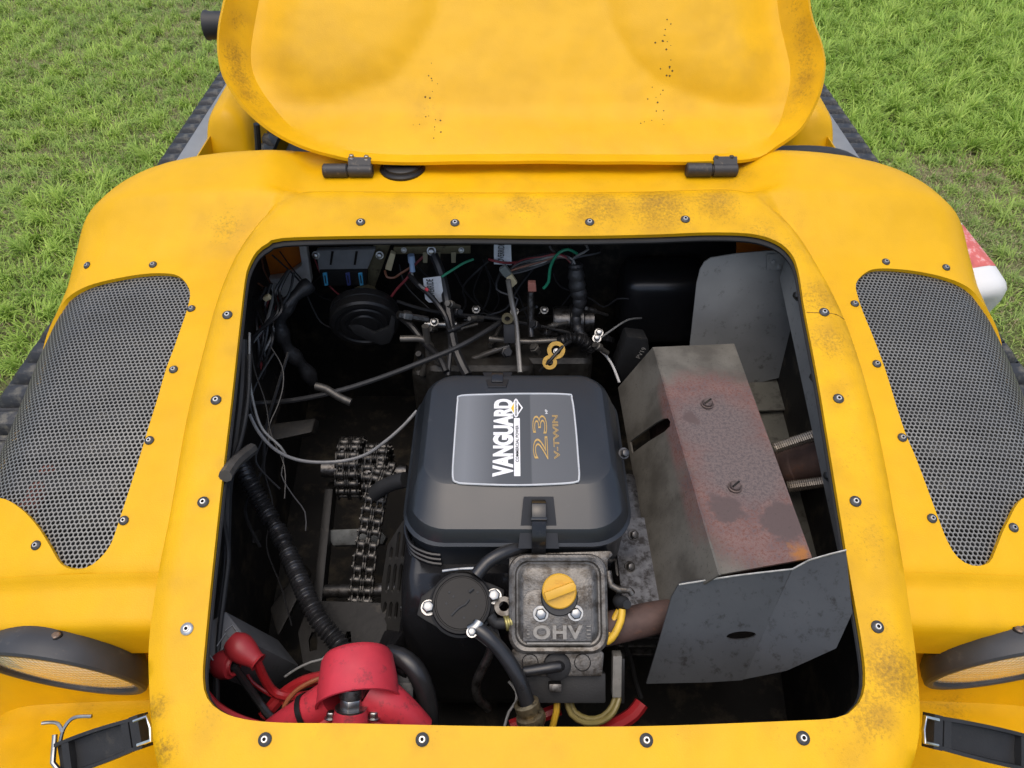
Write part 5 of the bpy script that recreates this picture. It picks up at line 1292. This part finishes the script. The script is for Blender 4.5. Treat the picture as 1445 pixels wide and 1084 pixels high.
mb = MB(); a = PY(600, 458, 1.07); mb.lathe(a, (1, 0, 0), [(0, 0), (.010, 0), (.010, .02), (.007, .022), (.007, .05), (.010, .052), (.010, .06), (0, .06)], 14); mb.build("fitting", STEEL, GB)
for u, v, y in [(672, 437, 1.08), (768, 438, 1.08), (845, 470, 1.0), (842, 478, .99), (613, 455, 1.04), (726, 440, 1.06)]: one_bolt("bolt", PY(u, v, y), (0, -.5, .8), .006, .010, STEEL, GB)
for pts, r in [([(565, 478), (600, 480), (610, 500), (602, 520), (596, 525)], .006), ([(600, 460), (603, 480), (605, 505), (596, 528)], .0065), ([(640, 510), (665, 507), (690, 498), (720, 488)], .005), ([(684, 525), (685, 505), (700, 492), (722, 497)], .0022), ([(690, 478), (740, 482), (790, 480)], .005)]:
    hose("pipe", [PY(u, v, 1.0) for u, v in pts], r, pm("dull_pipe", (.14, .13, .115), .4, metal=.5, var=.25, vscale=60), GB)
mb = MB(); mb.prism([PY(710, 458, .99), PY(726, 458, .99), PY(727, 485, .97), PY(711, 485, .97)], (0, .02, 0)); mb.build("relay", BLK, GB, 30, .002)
mb = MB(); mb.lathe(PY(716, 449, .99), (0, -1, .3), [(.005, 0), (.010, .0), (.010, .004), (.005, .004)], 20); mb.build("ring_terminal", MBR, GB)
hose("linkage_rod", [PY(749, 412, 1.04), PY(749, 450, 1.02), PY(750, 475, 1.0)], .006, DARKST, GB)
YB = empty("yellow_bracket", PY(783, 503, .96), "small yellow painted bracket with two holes behind the engine lid", "bracket")
yb = []
for cu, cv, r0, r1 in [(785, 495, .0085, .0155), (776, 512, .006, .0125)]:
    mb = MB(); mb.lathe(PY(cu, cv, .95 - (cv - 495) * .001), (-.1, -.6, .75), [(r0, 0), (r1, 0), (r1, .006), (r0, .006), (r0, 0)], 24); mb.build("eye", pm('yellow_enamel', (.42, .24, .012), .5, var=.2, vscale=80, dirt=(.05, .03, .01), dirt_amt=.4, dscale=120), YB)
one_bolt("bolt", PY(785, 496, .947), (-.1, -.6, .75), .004, .006, STEEL, YB)
# two angled hoses on the right of the rear
cable("hose", "black wire slanting over the yellow bracket", [PY(762, 524, .93), PY(775, 510, .93), PY(793, 490, .95), PY(805, 482, .97)], .003, WB)
cable("wire", "thin dark wire slanting up to the right of the harness", [PY(838, 484, 1.0), PY(860, 468, 1.02), PY(885, 452, 1.05), PY(905, 449, 1.08)], .0018, WG)
# black fan belt cover left of the shield
bc = block("belt_guard", "dull black rubber guard beside the heat shield with a chalk number", [PY(868, 520, .98), PY(885, 475, .98), PY(915, 478, .98), PY(918, 505, .98), PY(880, 545, .98)], (0, .05, -.02), BLKM, "guard", .006)
lettering("PV19", "chalk_number", PY(903, 506, .974), (.35, 0, 1), (-1, 0, .35), .026, .008, pm("chalk_print", (.4, .38, .34), .8), bc)

# ------------------------------------------------------------------ drive chain, sprockets and frame on the left
CH = empty("drive_chain", PZ(515, 755, .60), "greasy double roller chain running beside the engine", "chain")
CHM = pm("greasy_chain", (.10, .095, .088), .42, metal=.8, var=.35, vscale=150, dirt=(.015, .013, .011), dirt_amt=.55, dscale=120)
CHP = pm('chain_plate', (.03, .028, .025), .42, metal=.6, var=.4, vscale=150, dirt=(.09, .085, .08), dirt_amt=.35, dscale=200)
def link_mesh(inner):
    mb = MB(); pch = .0155; w = .0066
    for sx in (-.0145, -.0015, .0015, .0145) if not inner else (-.0120, -.0042, .0042, .0120):
        pts = []
        for k in range(9): a = math.pi / 2 + math.pi * k / 8; pts.append((sx, -pch / 2 + w * math.cos(a), w * math.sin(a)))
        pts.append((sx, 0, -w * .62))
        for k in range(9): a = -math.pi / 2 + math.pi * k / 8; pts.append((sx, pch / 2 + w * math.cos(a), w * math.sin(a)))
        pts.append((sx, 0, w * .62))
        mb.cur = 0; mb.prism(pts, (.0018, 0, 0))
    mb.cur = 1
    for y in (-pch / 2, pch / 2):
        if inner:
            for x0 in (-.0108, .0054): mb.lathe((x0, y, 0), (1, 0, 0), [(0, 0), (.0052, 0), (.0052, .0066), (0, .0066)], 12)
        else: mb.lathe((-.0165, y, 0), (1, 0, 0), [(0, 0), (.0022, 0), (.0022, .033), (0, .033)], 8)
    me = bpy.data.meshes.new("chain_link"); me.from_pydata(mb.v, [], mb.f); me.materials.append(CHP); me.materials.append(CHM); me.polygons.foreach_set('material_index', mb.m); finish_mesh(me, 35); return me
LKI, LKO = link_mesh(True), link_mesh(False)
cpath = catmull([PT(545, 655, 1.175), PT(540, 668, 1.165), PT(532, 690, 1.16), PT(526, 720, 1.155), PT(521, 750, 1.150), PT(515, 785, 1.145), PT(511, 820, 1.14), PT(507, 862, 1.135), PT(503, 900, 1.14)], .0155)
cpath = [Vector(p) for p in cpath]
for i in range(len(cpath) - 1):
    p = (cpath[i] + cpath[i + 1]) / 2; d = (cpath[i + 1] - cpath[i]).normalized()
    o = bpy.data.objects.new("chain_link", LKI if i % 2 == 0 else LKO); COL.objects.link(o); o.parent = CH
    X = Vector((1, 0, 0)); X = (X - d * X.dot(d)).normalized(); Z = X.cross(d)
    M = Matrix((X * 1.12, d, Z)).transposed().to_4x4(); M.translation = p - WL[CH.name]; o.matrix_local = M
def sprocket(name, label, c, r, teeth, width, rows, chain_over=True):
    root = empty(name, c, label, "sprocket"); c = Vector(c)
    for x0 in rows:
        mb = MB(); pts = []
        for k in range(teeth * 4):
            a = 2 * math.pi * k / (teeth * 4); rr = r + (.004 if k % 4 in (0, 1) else -.003); pts.append((c.x + x0, c.y + rr * math.cos(a), c.z + rr * math.sin(a)))
        mb.prism(pts, (.005, 0, 0)); mb.build("toothed_disc", DARKST, root, 30)
    mb = MB(); mb.lathe((c.x - width, c.y, c.z), (1, 0, 0), [(0, 0), (.014, 0), (.014, width * 2), (0, width * 2)], 20); mb.build("shaft", DARKST, root)
    if chain_over:
        for k in range(22):
            a = R(-60) + k * .0155 / (r + .003)
            if a > R(200): break
            o = bpy.data.objects.new("chain_link", LKI if k % 2 == 0 else LKO); COL.objects.link(o); o.parent = root
            d = Vector((0, -math.sin(a), math.cos(a))); Z = Vector((0, math.cos(a), math.sin(a))); X = d.cross(Z)
            M = Matrix((X * 1.2, d, Z)).transposed().to_4x4(); M.translation = Vector((c.x + (rows[0] + rows[-1]) / 2 + .0025, c.y + (r + .003) * math.cos(a), c.z + (r + .003) * math.sin(a))) - c; o.matrix_local = M
    return root
sprocket("sprocket", "oily double sprocket with a wrap of chain left of the long chain", PT(498, 662, 1.235), .044, 16, .05, (-.0125, .0095))
sprocket("sprocket", "oily sprocket under the top of the long double chain", PT(535, 668, 1.215), .040, 15, .045, (-.0105, .0060))
mb = MB(); mb.tube([PT(445, 835, 1.16), PT(510, 833, 1.15), PT(560, 832, 1.14)], .010, 14); tag(mb.build("cross_shaft", DARKST, None), "dark steel shaft crossing under the foot of the chain", "shaft")
FRM = pm("black_frame_steel", (.008, .0075, .007), .5, spec=.3, metal=.2, var=.35, vscale=30, bump=.2, bscale=120, dirt=(.05, .042, .032), dirt_amt=.4, dscale=25)
sf = empty("engine_mount", (-.24, .62, .37), "black slotted steel engine mount plate at the foot of the chain", "mount")
sheet("plate", [PT(418, 890, 1.10), PT(440, 850, 1.14), PT(545, 850, 1.12), PT(545, 905, 1.09), PT(470, 960, 1.07), PT(430, 945, 1.08)], .006, FRM, sf, [[PT(437, 905, 1.105), PT(441, 893, 1.11), PT(447, 893, 1.11), PT(450, 905, 1.105), PT(450, 920, 1.10), PT(440, 922, 1.10)], [PT(484, 905, 1.095), PT(488, 890, 1.10), PT(494, 890, 1.10), PT(496, 905, 1.095), PT(494, 918, 1.09), PT(486, 918, 1.09)]])
mb = MB(); mb.prism([PT(458, 690, 1.22), PT(470, 690, 1.22), PT(452, 870, 1.13), PT(438, 870, 1.13)], (.0, .03, -.02)); mb.build("upright", FRM, sf, 30, .002)
mb = MB(); mb.prism([PT(455, 748, 1.2), PT(535, 745, 1.2), PT(545, 758, 1.2), PT(540, 768, 1.2), PT(470, 770, 1.2)], (.0, .01, -.02)); mb.build("cross_bar", pm("scuffed_bar", (.11, .115, .11), .5, metal=.4, var=.35, vscale=60, dirt=(.03, .026, .02), dirt_amt=.5, dscale=50), sf, 30, .002)
# dim frame members in the left of the bay
bf = empty("bay_frame", (-.33, .8, .37), "dark steel frame rails in the shadow left of the engine", "frame")
for P, off in [([PT(368, 600, 1.33), PT(445, 590, 1.36), PT(440, 610, 1.34), PT(370, 625, 1.31)], (0, .02, -.03)),
               ([PT(330, 745, 1.24), PT(362, 752, 1.26), PT(362, 768, 1.25), PT(332, 762, 1.23)], (.0, .02, -.02)), ([PT(380, 860, 1.22), PT(425, 800, 1.26), PT(435, 815, 1.25), PT(392, 900, 1.19)], (0, .02, -.02))]:
    mb = MB(); mb.prism(P, off); mb.build("rail", pm("frame_dim", (.022, .020, .017), .55, metal=.2, var=.4, vscale=25, bump=.2, bscale=100, dirt=(.05, .042, .03), dirt_amt=.45, dscale=20), bf, 30, .004)
# black moulded tank in the rear right corner
mb = MB(); mb.box(PY(930, 425, 1.14) , (.16, .10, .16)); tag(mb.build("corner_tank", pm("tank_black", (.012, .012, .013), .3, var=.3, vscale=15, bump=.15, bscale=25), None, 40, .035, 4), "black moulded tank in the dark rear right corner", "tank")
mb = MB(); mb.tube([PT(445, 545, 1.20), PT(460, 549, 1.20), PT(478, 560, 1.20), PT(495, 568, 1.20)], .0065, 12, .006); jo = tag(mb.build("cable_joint", pm("joint_dull", (.07, .066, .06), .42, metal=.6, var=.4, vscale=90), None), "small metal cable joint lying across the long control cable", "joint")
cable("pull_handle", "dull black pull handle sticking out beside the fan grille", [PT(528, 697, 1.13), PT(540, 688, 1.12), PT(556, 681, 1.11), PT(572, 677, 1.10)], .012, BLKM, "handle", 12)
# corrugated hose
CL = catmull([PX(340, 655, -.425), PT(352, 680, 1.15), PT(372, 715, 1.15), PT(395, 755, 1.13), PT(415, 800, 1.10), PT(432, 840, 1.07), PT(452, 878, 1.05), PT(475, 905, 1.04), PT(492, 930, 1.03)], .0013)
mb = MB(); nC = len(CL); mb.tube(CL, .0135, 14, None, False, True, lambda f: .0128 + .0017 * math.sin(f * nC * .0013 / .0062 * 2 * math.pi) - (.003 if .30 < f < .34 or .42 < f < .46 else 0)); tag(mb.build("corrugated_hose", HOSE, None, 60), "black corrugated hose slanting down the left side of the bay", "hose")
# cables down the left wall
for k, (lab, pts, r) in enumerate([("thick black cable hanging along the left edge of the opening", [(343, 480), (342, 530), (338, 580), (330, 640), (322, 690), (320, 740), (318, 800), (312, 850), (305, 900), (303, 950), (303, 1030)], .006),
                                   ("thin black cable beside the left edge of the opening", [(352, 500), (350, 560), (340, 620), (318, 680), (314, 720), (322, 780), (316, 840), (310, 890), (306, 950), (307, 1030)], .0035),
                                   ("short black lever tube crossing the left edge cables", [(318, 672), (330, 655), (345, 642), (355, 634)], .009)]):
    cable("edge_cable", lab, [PX(u, v, -.40 + .012 * k + .00004 * (v - 480)) for u, v in pts], r, BLKM if k != 2 else pm("lever_grey", (.06, .058, .055), .5, var=.3, vscale=50))
wl = empty("wire_cluster", PX(365, 440, -.42), "tangled dark wires in the rear left corner of the bay", "wires")
for k in range(14):
    u0 = 345 + random.random() * 40; v0 = 375 + random.random() * 50
    mb = MB(); mb.tube([PY(u0 + 30, v0, 1.06), PY(u0 + 10 + random.random() * 15, v0 + 30, 1.04), PY(u0 + random.random() * 25, v0 + 60, 1.0), PY(350 + random.random() * 25, v0 + 100, .97), PY(346 + random.random() * 15, v0 + 130 + random.random() * 40, .95)], .0022 + .001 * random.random(), 6, .012); mb.build("strand", [WB, WB, WG, WB, WR, WB, TAPE][k % 7], wl)
mb = MB(); mb.tube(catmull([PY(438, 400, 1.08), PY(410, 425, 1.05), PY(395, 455, 1.03), PY(405, 490, 1.02), PY(430, 520, 1.02), PY(442, 540, 1.02)], .01), .014, 10, None, False, True, lambda f: .013 + .003 * math.sin(30 * f)); mb.build("taped_trunk", TAPE, wl)
mb = MB(); mb.box(PY(377, 420, 1.0), (.012, .008, .008), Matrix.Rotation(-.5, 3, 'Y')); mb.build("connector", CREAM, wl, 30, .001)
# white tank rear left; light through the hull painted as orange on both sides
WT = empty("washer_tank", PY(390, 395, 1.14), "white tank beside orange lit-through hull plastic in the dark rear left corner", "tank")
ORG = pm("orange_lit_through", (.60, .16, .012), .5, var=.3, vscale=20); 
mb = MB(); mb.prism([PY(345, 352, 1.17), PY(425, 345, 1.17), PY(432, 385, 1.17), PY(400, 394, 1.17), PY(345, 400, 1.17)], (0, .02, 0)); mb.build("orange_panel", ORG, WT, 30, .004)
mb = MB(); mb.prism([PY(345, 400, 1.15), PY(400, 392, 1.15), PY(425, 375, 1.15), PY(420, 342, 1.15), PY(432, 342, 1.15), PY(440, 400, 1.15), PY(415, 428, 1.15), PY(390, 418, 1.15), PY(345, 425, 1.15)], (0, .02, 0)); mb.build("white_body", pm("dim_white", (.70, .68, .64), .5, var=.25, vscale=25), WT, 30, .006)
mb = MB(); mb.prism([PY(1040, 336, 1.17), PY(1120, 336, 1.17), PY(1125, 365, 1.17), PY(1040, 365, 1.17)], (0, .01, 0)); mb.build("inner_panel", ORG, VEH, 30, .002)

# ------------------------------------------------------------------ front left: starter relay, boots and the red cover
RL = empty("battery", PT(320, 930, 1.0), "dark grey battery corner with two red terminal boots at the left", "battery")
rc = [PT(285, 885, .945), PT(318, 862, .965), PT(352, 905, .95), PT(318, 932, .93), PT(288, 948, .92)]
GBX = pm("grey_relay", (.10, .10, .10), .5, var=.15, vscale=30, dirt=(.04, .036, .03), dirt_amt=.35, dscale=60)
mb = MB(); mb.prism(rc, (.03, .03, -.14)); mb.build("case", GBX, RL, 30, .003)
RCN = (rc[1] - rc[0]).cross(rc[2] - rc[0]).normalized(); RCN = RCN if RCN.z > 0 else -RCN
def rpl(u, v, h=.001): return plane_hit(u, v, rc[0] + RCN * h, RCN)
PRL = pm("relay_print", (.26, .26, .26), .6)
for pts in [[(306, 912), (318, 894), (324, 900), (313, 917)], [(318, 890), (328, 882), (338, 897), (330, 904)], [(296, 925), (301, 932)]]:
    hose("print_line", [rpl(*p) for p in pts], .0007, PRL, RL, 5, None)
for c, d in [((340, 915), (365, 935)), ((318, 938), (332, 940))]:
    a = PT(c[0], c[1], .935); b = PT(d[0], d[1], .930); mb = MB(); dd = (b - a); L_ = dd.length
    mb.lathe(a, dd, [(0, -.020), (.012, -.017), (.017, -.008), (.018, 0), (.016, .010), (.012, L_ * .7), (.0105, L_ * .9), (.012, L_), (.0095, L_), (.008, L_ * .7)], 20); mb.build("terminal_boot", pm("dark_red_rubber", (.30, .02, .025), .45, var=.15, vscale=40), RL, 40)
cable("battery_cable", "bright red cable curving from the boots to the red cover", [PT(362, 932, .932), PT(372, 955, .95), PT(385, 975, .965), PT(402, 983, .965), PT(430, 982, .96), PT(465, 972, .955)], .0058, REDC)
cable("battery_cable", "black cable leaving the lower red boot", [PT(330, 940, .930), PT(345, 962, .945), PT(365, 990, .955), PT(378, 1008, .95), PT(392, 1020, .95)], .0052, WB)
cable("battery_cable", "thick red cable rising into the red cover", [PT(372, 1012, .97), PT(390, 990, .975), PT(405, 976, .975), PT(430, 962, .97), PT(462, 955, .965)], .0085, REDC)
cable("wire", "thin red wire slanting behind the black cable", [PT(345, 945, .985), PT(355, 962, .985), PT(375, 977, .985), PT(395, 988, .975), PT(404, 997, .965)], .0026, REDC)
cable("wire", "brown wire arching in front of the red cables", [PT(398, 1015, .93), PT(402, 995, .935), PT(418, 975, .94), PT(440, 962, .94), PT(462, 954, .94)], .003, pm("wire_tan", (.26, .08, .03), .45, var=.15, vscale=80))
cable("battery_cable", "red cable lying along the lower left corner of the opening", [PA(284, 975, -.06), PA(300, 995, -.055), PA(322, 1010, -.05), PA(345, 1020, -.05), PA(380, 1030, -.06)], .007, REDC)
cable("cable_tie", "thin grey cable tie near the foot of the corrugated hose", [PT(402, 955, 1.0), PT(420, 943, 1.0), PT(440, 934, 1.0), PT(455, 930, 1.0), PT(466, 920, 1.0)], .0016, WG, "cable tie")
cable("braided_sleeve", "dark braided sleeve running under the red cover", [PT(395, 1018, .965), PT(420, 998, .97), PT(450, 984, .97), PT(475, 972, .97)], .011, pm("braid", (.05, .05, .05), .5, var=.6, vscale=300, bump=.8, bscale=350), "sleeve", 12)
RCV = empty("terminal_cover", PT(500, 985, .90), "scuffed bright red rubber cover over a hex nut at the front edge", "cover")
rd = Vector((.16, -1, -.10)).normalized(); rx = PT(506, 993, .885) - rd * .0365
mb = MB(); mb.lathe(rx - rd * .022, rd, [(.030, -.004), (.040, 0), (.0435, .006), (.047, .030), (.049, .054), (.0505, .058), (.0480, .0585), (.0445, .054), (.040, .02), (0, .018)], 40); mb.build("hood_cup", RED, RCV, 40)
mb = MB(); mb.tube([PT(520, 975, .895), PT(545, 992, .895), PT(568, 1012, .90), PT(590, 1034, .905)], .025, 20, .008, False, True, lambda f: .026 - .004 * f); mb.build("right_arm", RED, RCV, 40)
mb = MB(); mb.tube([PT(470, 985, .90), PT(440, 1003, .905), PT(410, 1020, .91), PT(385, 1035, .915)], .022, 20, .008, False, True, lambda f: .024 - .006 * f); mb.build("left_arm", RED, RCV, 40)
mb = MB(); a = PT(436, 1006, .905); mb.lathe(a, PT(428, 1010, .906) - a, [(.0235, -.003), (.0245, -.003), (.0245, .004), (.0235, .004)], 24); mb.build("tie_band", BLK, RCV)
b0 = PT(494, 1034, .868); ax = (PT(496, 985, .868) - b0).normalized()
mb = MB(); mb.lathe(b0, ax, [(.0295, -.01), (.0295, .008), (.022, .010), (.0205, .014), (.0185, .028), (0, .028)], 32); mb.build("stud_base", RED, RCV, 35)
mb = MB(); mb.lathe(b0 + ax * .028, ax, [(0, 0), (.0185, 0), (.0185, .0022), (0, .0022)], 28); mb.build("washer", STEEL, RCV)
mb = MB(); mb.lathe(b0 + ax * .0302, ax, [(.0135, 0), (.0135, .010), (.012, .0115), (0, .0115)], 6, .5); mb.build("hex_nut", STEEL, RCV, 30, .0006, 1)
mb = MB(); mb.lathe(b0 + ax * .0415, ax, [(.011, 0), (.0145, .001), (.0145, .012), (0, .012)], 24); mb.build("stud", DARKST, RCV)
for u in (467, 527): one_bolt("bolt", PT(u, 1014, .872), ax, .0058, .008, STEEL, RCV)
fl = [PT(446, 1024, .875), PT(462, 1012, .877), PT(532, 1012, .877), PT(546, 1022, .875), PT(548, 1045, .872), PT(444, 1045, .872)]
mb = MB(); mb.prism(fl, (0, .006, -.008)); mb.build("flange", RED, RCV, 30, .002)
# starter solenoid beside it
SO = empty("starter_solenoid", PT(570, 970, .95), "black starter solenoid with a taped blue and black lead", "solenoid")
mb = MB(); mb.box(PT(558, 965, .955), (.045, .05, .05), Matrix.Rotation(.5, 3, 'X')); mb.build("block", BLK, SO, 30, .004)
mb = MB(); mb.box(PT(563, 985, .94), (.04, .04, .03), Matrix.Rotation(.5, 3, 'X')); mb.build("block", BLK, SO, 30, .004)
mb = MB(); a = PT(539, 948, .945); mb.lathe(a, PT(541, 930, .945) - a, [(.009, -.02), (.009, .006), (.007, .008), (0, .008)], 18); mb.build("terminal_post", pm("blue_grey_boot", (.10, .12, .14), .45), SO)
hose("taped_lead", [PT(508, 940, .96), PT(520, 930, .955), PT(535, 924, .95), PT(550, 924, .945)], .009, pm("blue_sleeve", (.07, .15, .22), .4, var=.2, vscale=60), SO)
hose("taped_lead", [PT(548, 924, .945), PT(565, 928, .935), PT(582, 940, .93), PT(594, 960, .93), PT(602, 985, .935), PT(606, 1015, .94), PT(606, 1050, .95)], .0125, HOSE, SO, 14)
hose("boot", [PT(553, 926, .943), PT(566, 936, .94), PT(578, 942, .935)], .0135, BLK, SO, 14)

# ------------------------------------------------------------------ wires below the engine at the front
GW = pm("olive_wire", (.20, .16, .05), .42, var=.2, vscale=80)
cable("wire", "olive yellow wire looping under the ignition coil", [PT(800, 990, .955), PT(806, 1008, .95), PT(825, 1020, .945), PT(850, 1018, .94), PT(866, 1005, .94), PT(873, 988, .945), PT(876, 975, .95)], .0036, GW)
cable("wire", "second olive wire just inside the first loop", [PT(806, 992, .96), PT(812, 1005, .955), PT(830, 1014, .95), PT(850, 1011, .945), PT(864, 996, .945), PT(870, 978, .95)], .0034, GW)
cable("wire", "pair of yellow wires dropping below the ignition coil", [PT(786, 990, .955), PT(785, 1005, .95), PT(780, 1025, .95), PT(778, 1040, .95)], .0042, YW)
cable("battery_cable", "red cable end showing at the front edge right of the fitting", [PT(905, 992, .97), PT(893, 1008, .965), PT(870, 1022, .96), PT(840, 1035, .955), PT(800, 1040, .955)], .0095, REDC)
cable("battery_cable", "red cable behind the brass hose fitting", [PT(790, 1000, .985), PT(770, 1008, .985), PT(745, 1016, .98), PT(720, 1025, .975)], .0085, REDC)
cable("wire", "thin grey wire hanging below the fuel pump", [PT(718, 962, .98), PT(728, 975, .98), PT(728, 990, .97), PT(718, 1005, .96), PT(712, 1025, .95)], .0018, WG)
rg = empty("regulator_plug", PT(872, 955, .945), "grey connector strip hanging right of the ignition coil", "connector")
mb = MB(); mb.prism([PT(865, 926, .945), PT(878, 926, .945), PT(877, 985, .94), PT(864, 985, .94)], (.0, .012, -.008)); mb.build("strip", pm("worn_grey", (.17, .165, .15), .5, var=.3, vscale=80, dirt=(.05, .04, .03), dirt_amt=.4, dscale=80), rg, 30, .0015)
mb = MB(); mb.prism([PT(878, 930, .947), PT(882, 930, .947), PT(881, 993, .943), PT(876, 993, .943)], (.0, .012, -.008)); mb.build("backing", BLK, rg, 30, .001)

# ------------------------------------------------------------------ thin wires and small hardware that fill the dark of the bay
rnd = random.Random(11)
rw = empty("rear_wiring", PY(620, 400, 1.12), "loose thin dark wires strung along the rear wall of the bay", "wires")
for k in range(22):
    u0 = rnd.uniform(345, 900); v0 = rnd.uniform(350, 395); u1 = u0 + rnd.uniform(-120, 120); v1 = v0 + rnd.uniform(20, 130); y0 = rnd.uniform(1.10, 1.16); y1 = rnd.uniform(1.02, 1.12)
    P = []
    for j in range(6):
        f = j / 5; P.append(PY(u0 + (u1 - u0) * f + rnd.uniform(-12, 12), v0 + (v1 - v0) * f + 26 * math.sin(math.pi * f) + rnd.uniform(-6, 6), y0 + (y1 - y0) * f))
    mb = MB(); mb.tube(P, rnd.choice([.0013, .0016, .002, .0026]), 6, .012); mb.build("strand", rnd.choice([WB, WB, WB, WB, BLKM, WBR, WR]), rw)
lw = empty("side_wiring", PT(380, 700, 1.2), "thin dark wires and tubes hanging down the left side of the bay", "wires")
for k in range(6):
    u0 = rnd.uniform(345, 400); v0 = rnd.uniform(470, 620); u1 = rnd.uniform(330, 430); v1 = v0 + rnd.uniform(120, 330); P = []
    for j in range(6):
        f = j / 5; P.append(PT(u0 + (u1 - u0) * f + rnd.uniform(-14, 14) + 20 * math.sin(3 * f + k), v0 + (v1 - v0) * f, 1.20 + .03 * math.sin(k) - .07 * f))
    mb = MB(); mb.tube(P, rnd.choice([.0012, .0016, .002, .0026]), 6, .012); mb.build("strand", WB, lw)
DULL = pm("dull_fitting", (.09, .085, .075), .45, metal=.5, var=.35, vscale=80, dirt=(.02, .017, .013), dirt_amt=.5, dscale=70)
for k in range(26):       # unions, studs and lugs on the gearbox
    p = PY(rnd.uniform(575, 860), rnd.uniform(425, 515), rnd.uniform(.96, 1.05)); d = Vector((rnd.uniform(-1, 1), rnd.uniform(-.8, -.1), rnd.uniform(.0, 1))).normalized(); r_ = rnd.uniform(.004, .010); L_ = rnd.uniform(.012, .04)
    mb = MB(); mb.lathe(p, d, [(0, -L_), (r_ * .6, -L_), (r_ * .6, 0), (r_, 0), (r_, L_ * .4), (r_ * .75, L_ * .45), (r_ * .75, L_ * .7), (0, L_ * .7)], rnd.choice([6, 12, 14])); mb.build("fitting", rnd.choice([DULL, DULL, DARKST, BLK]), GB)
cable("earth_strap", "thin braided wire drooping below the exhaust pipe", [PT(880, 905, 1.0), PT(890, 930, 1.02), PT(897, 960, 1.03), PT(905, 985, 1.03)], .003, WB)
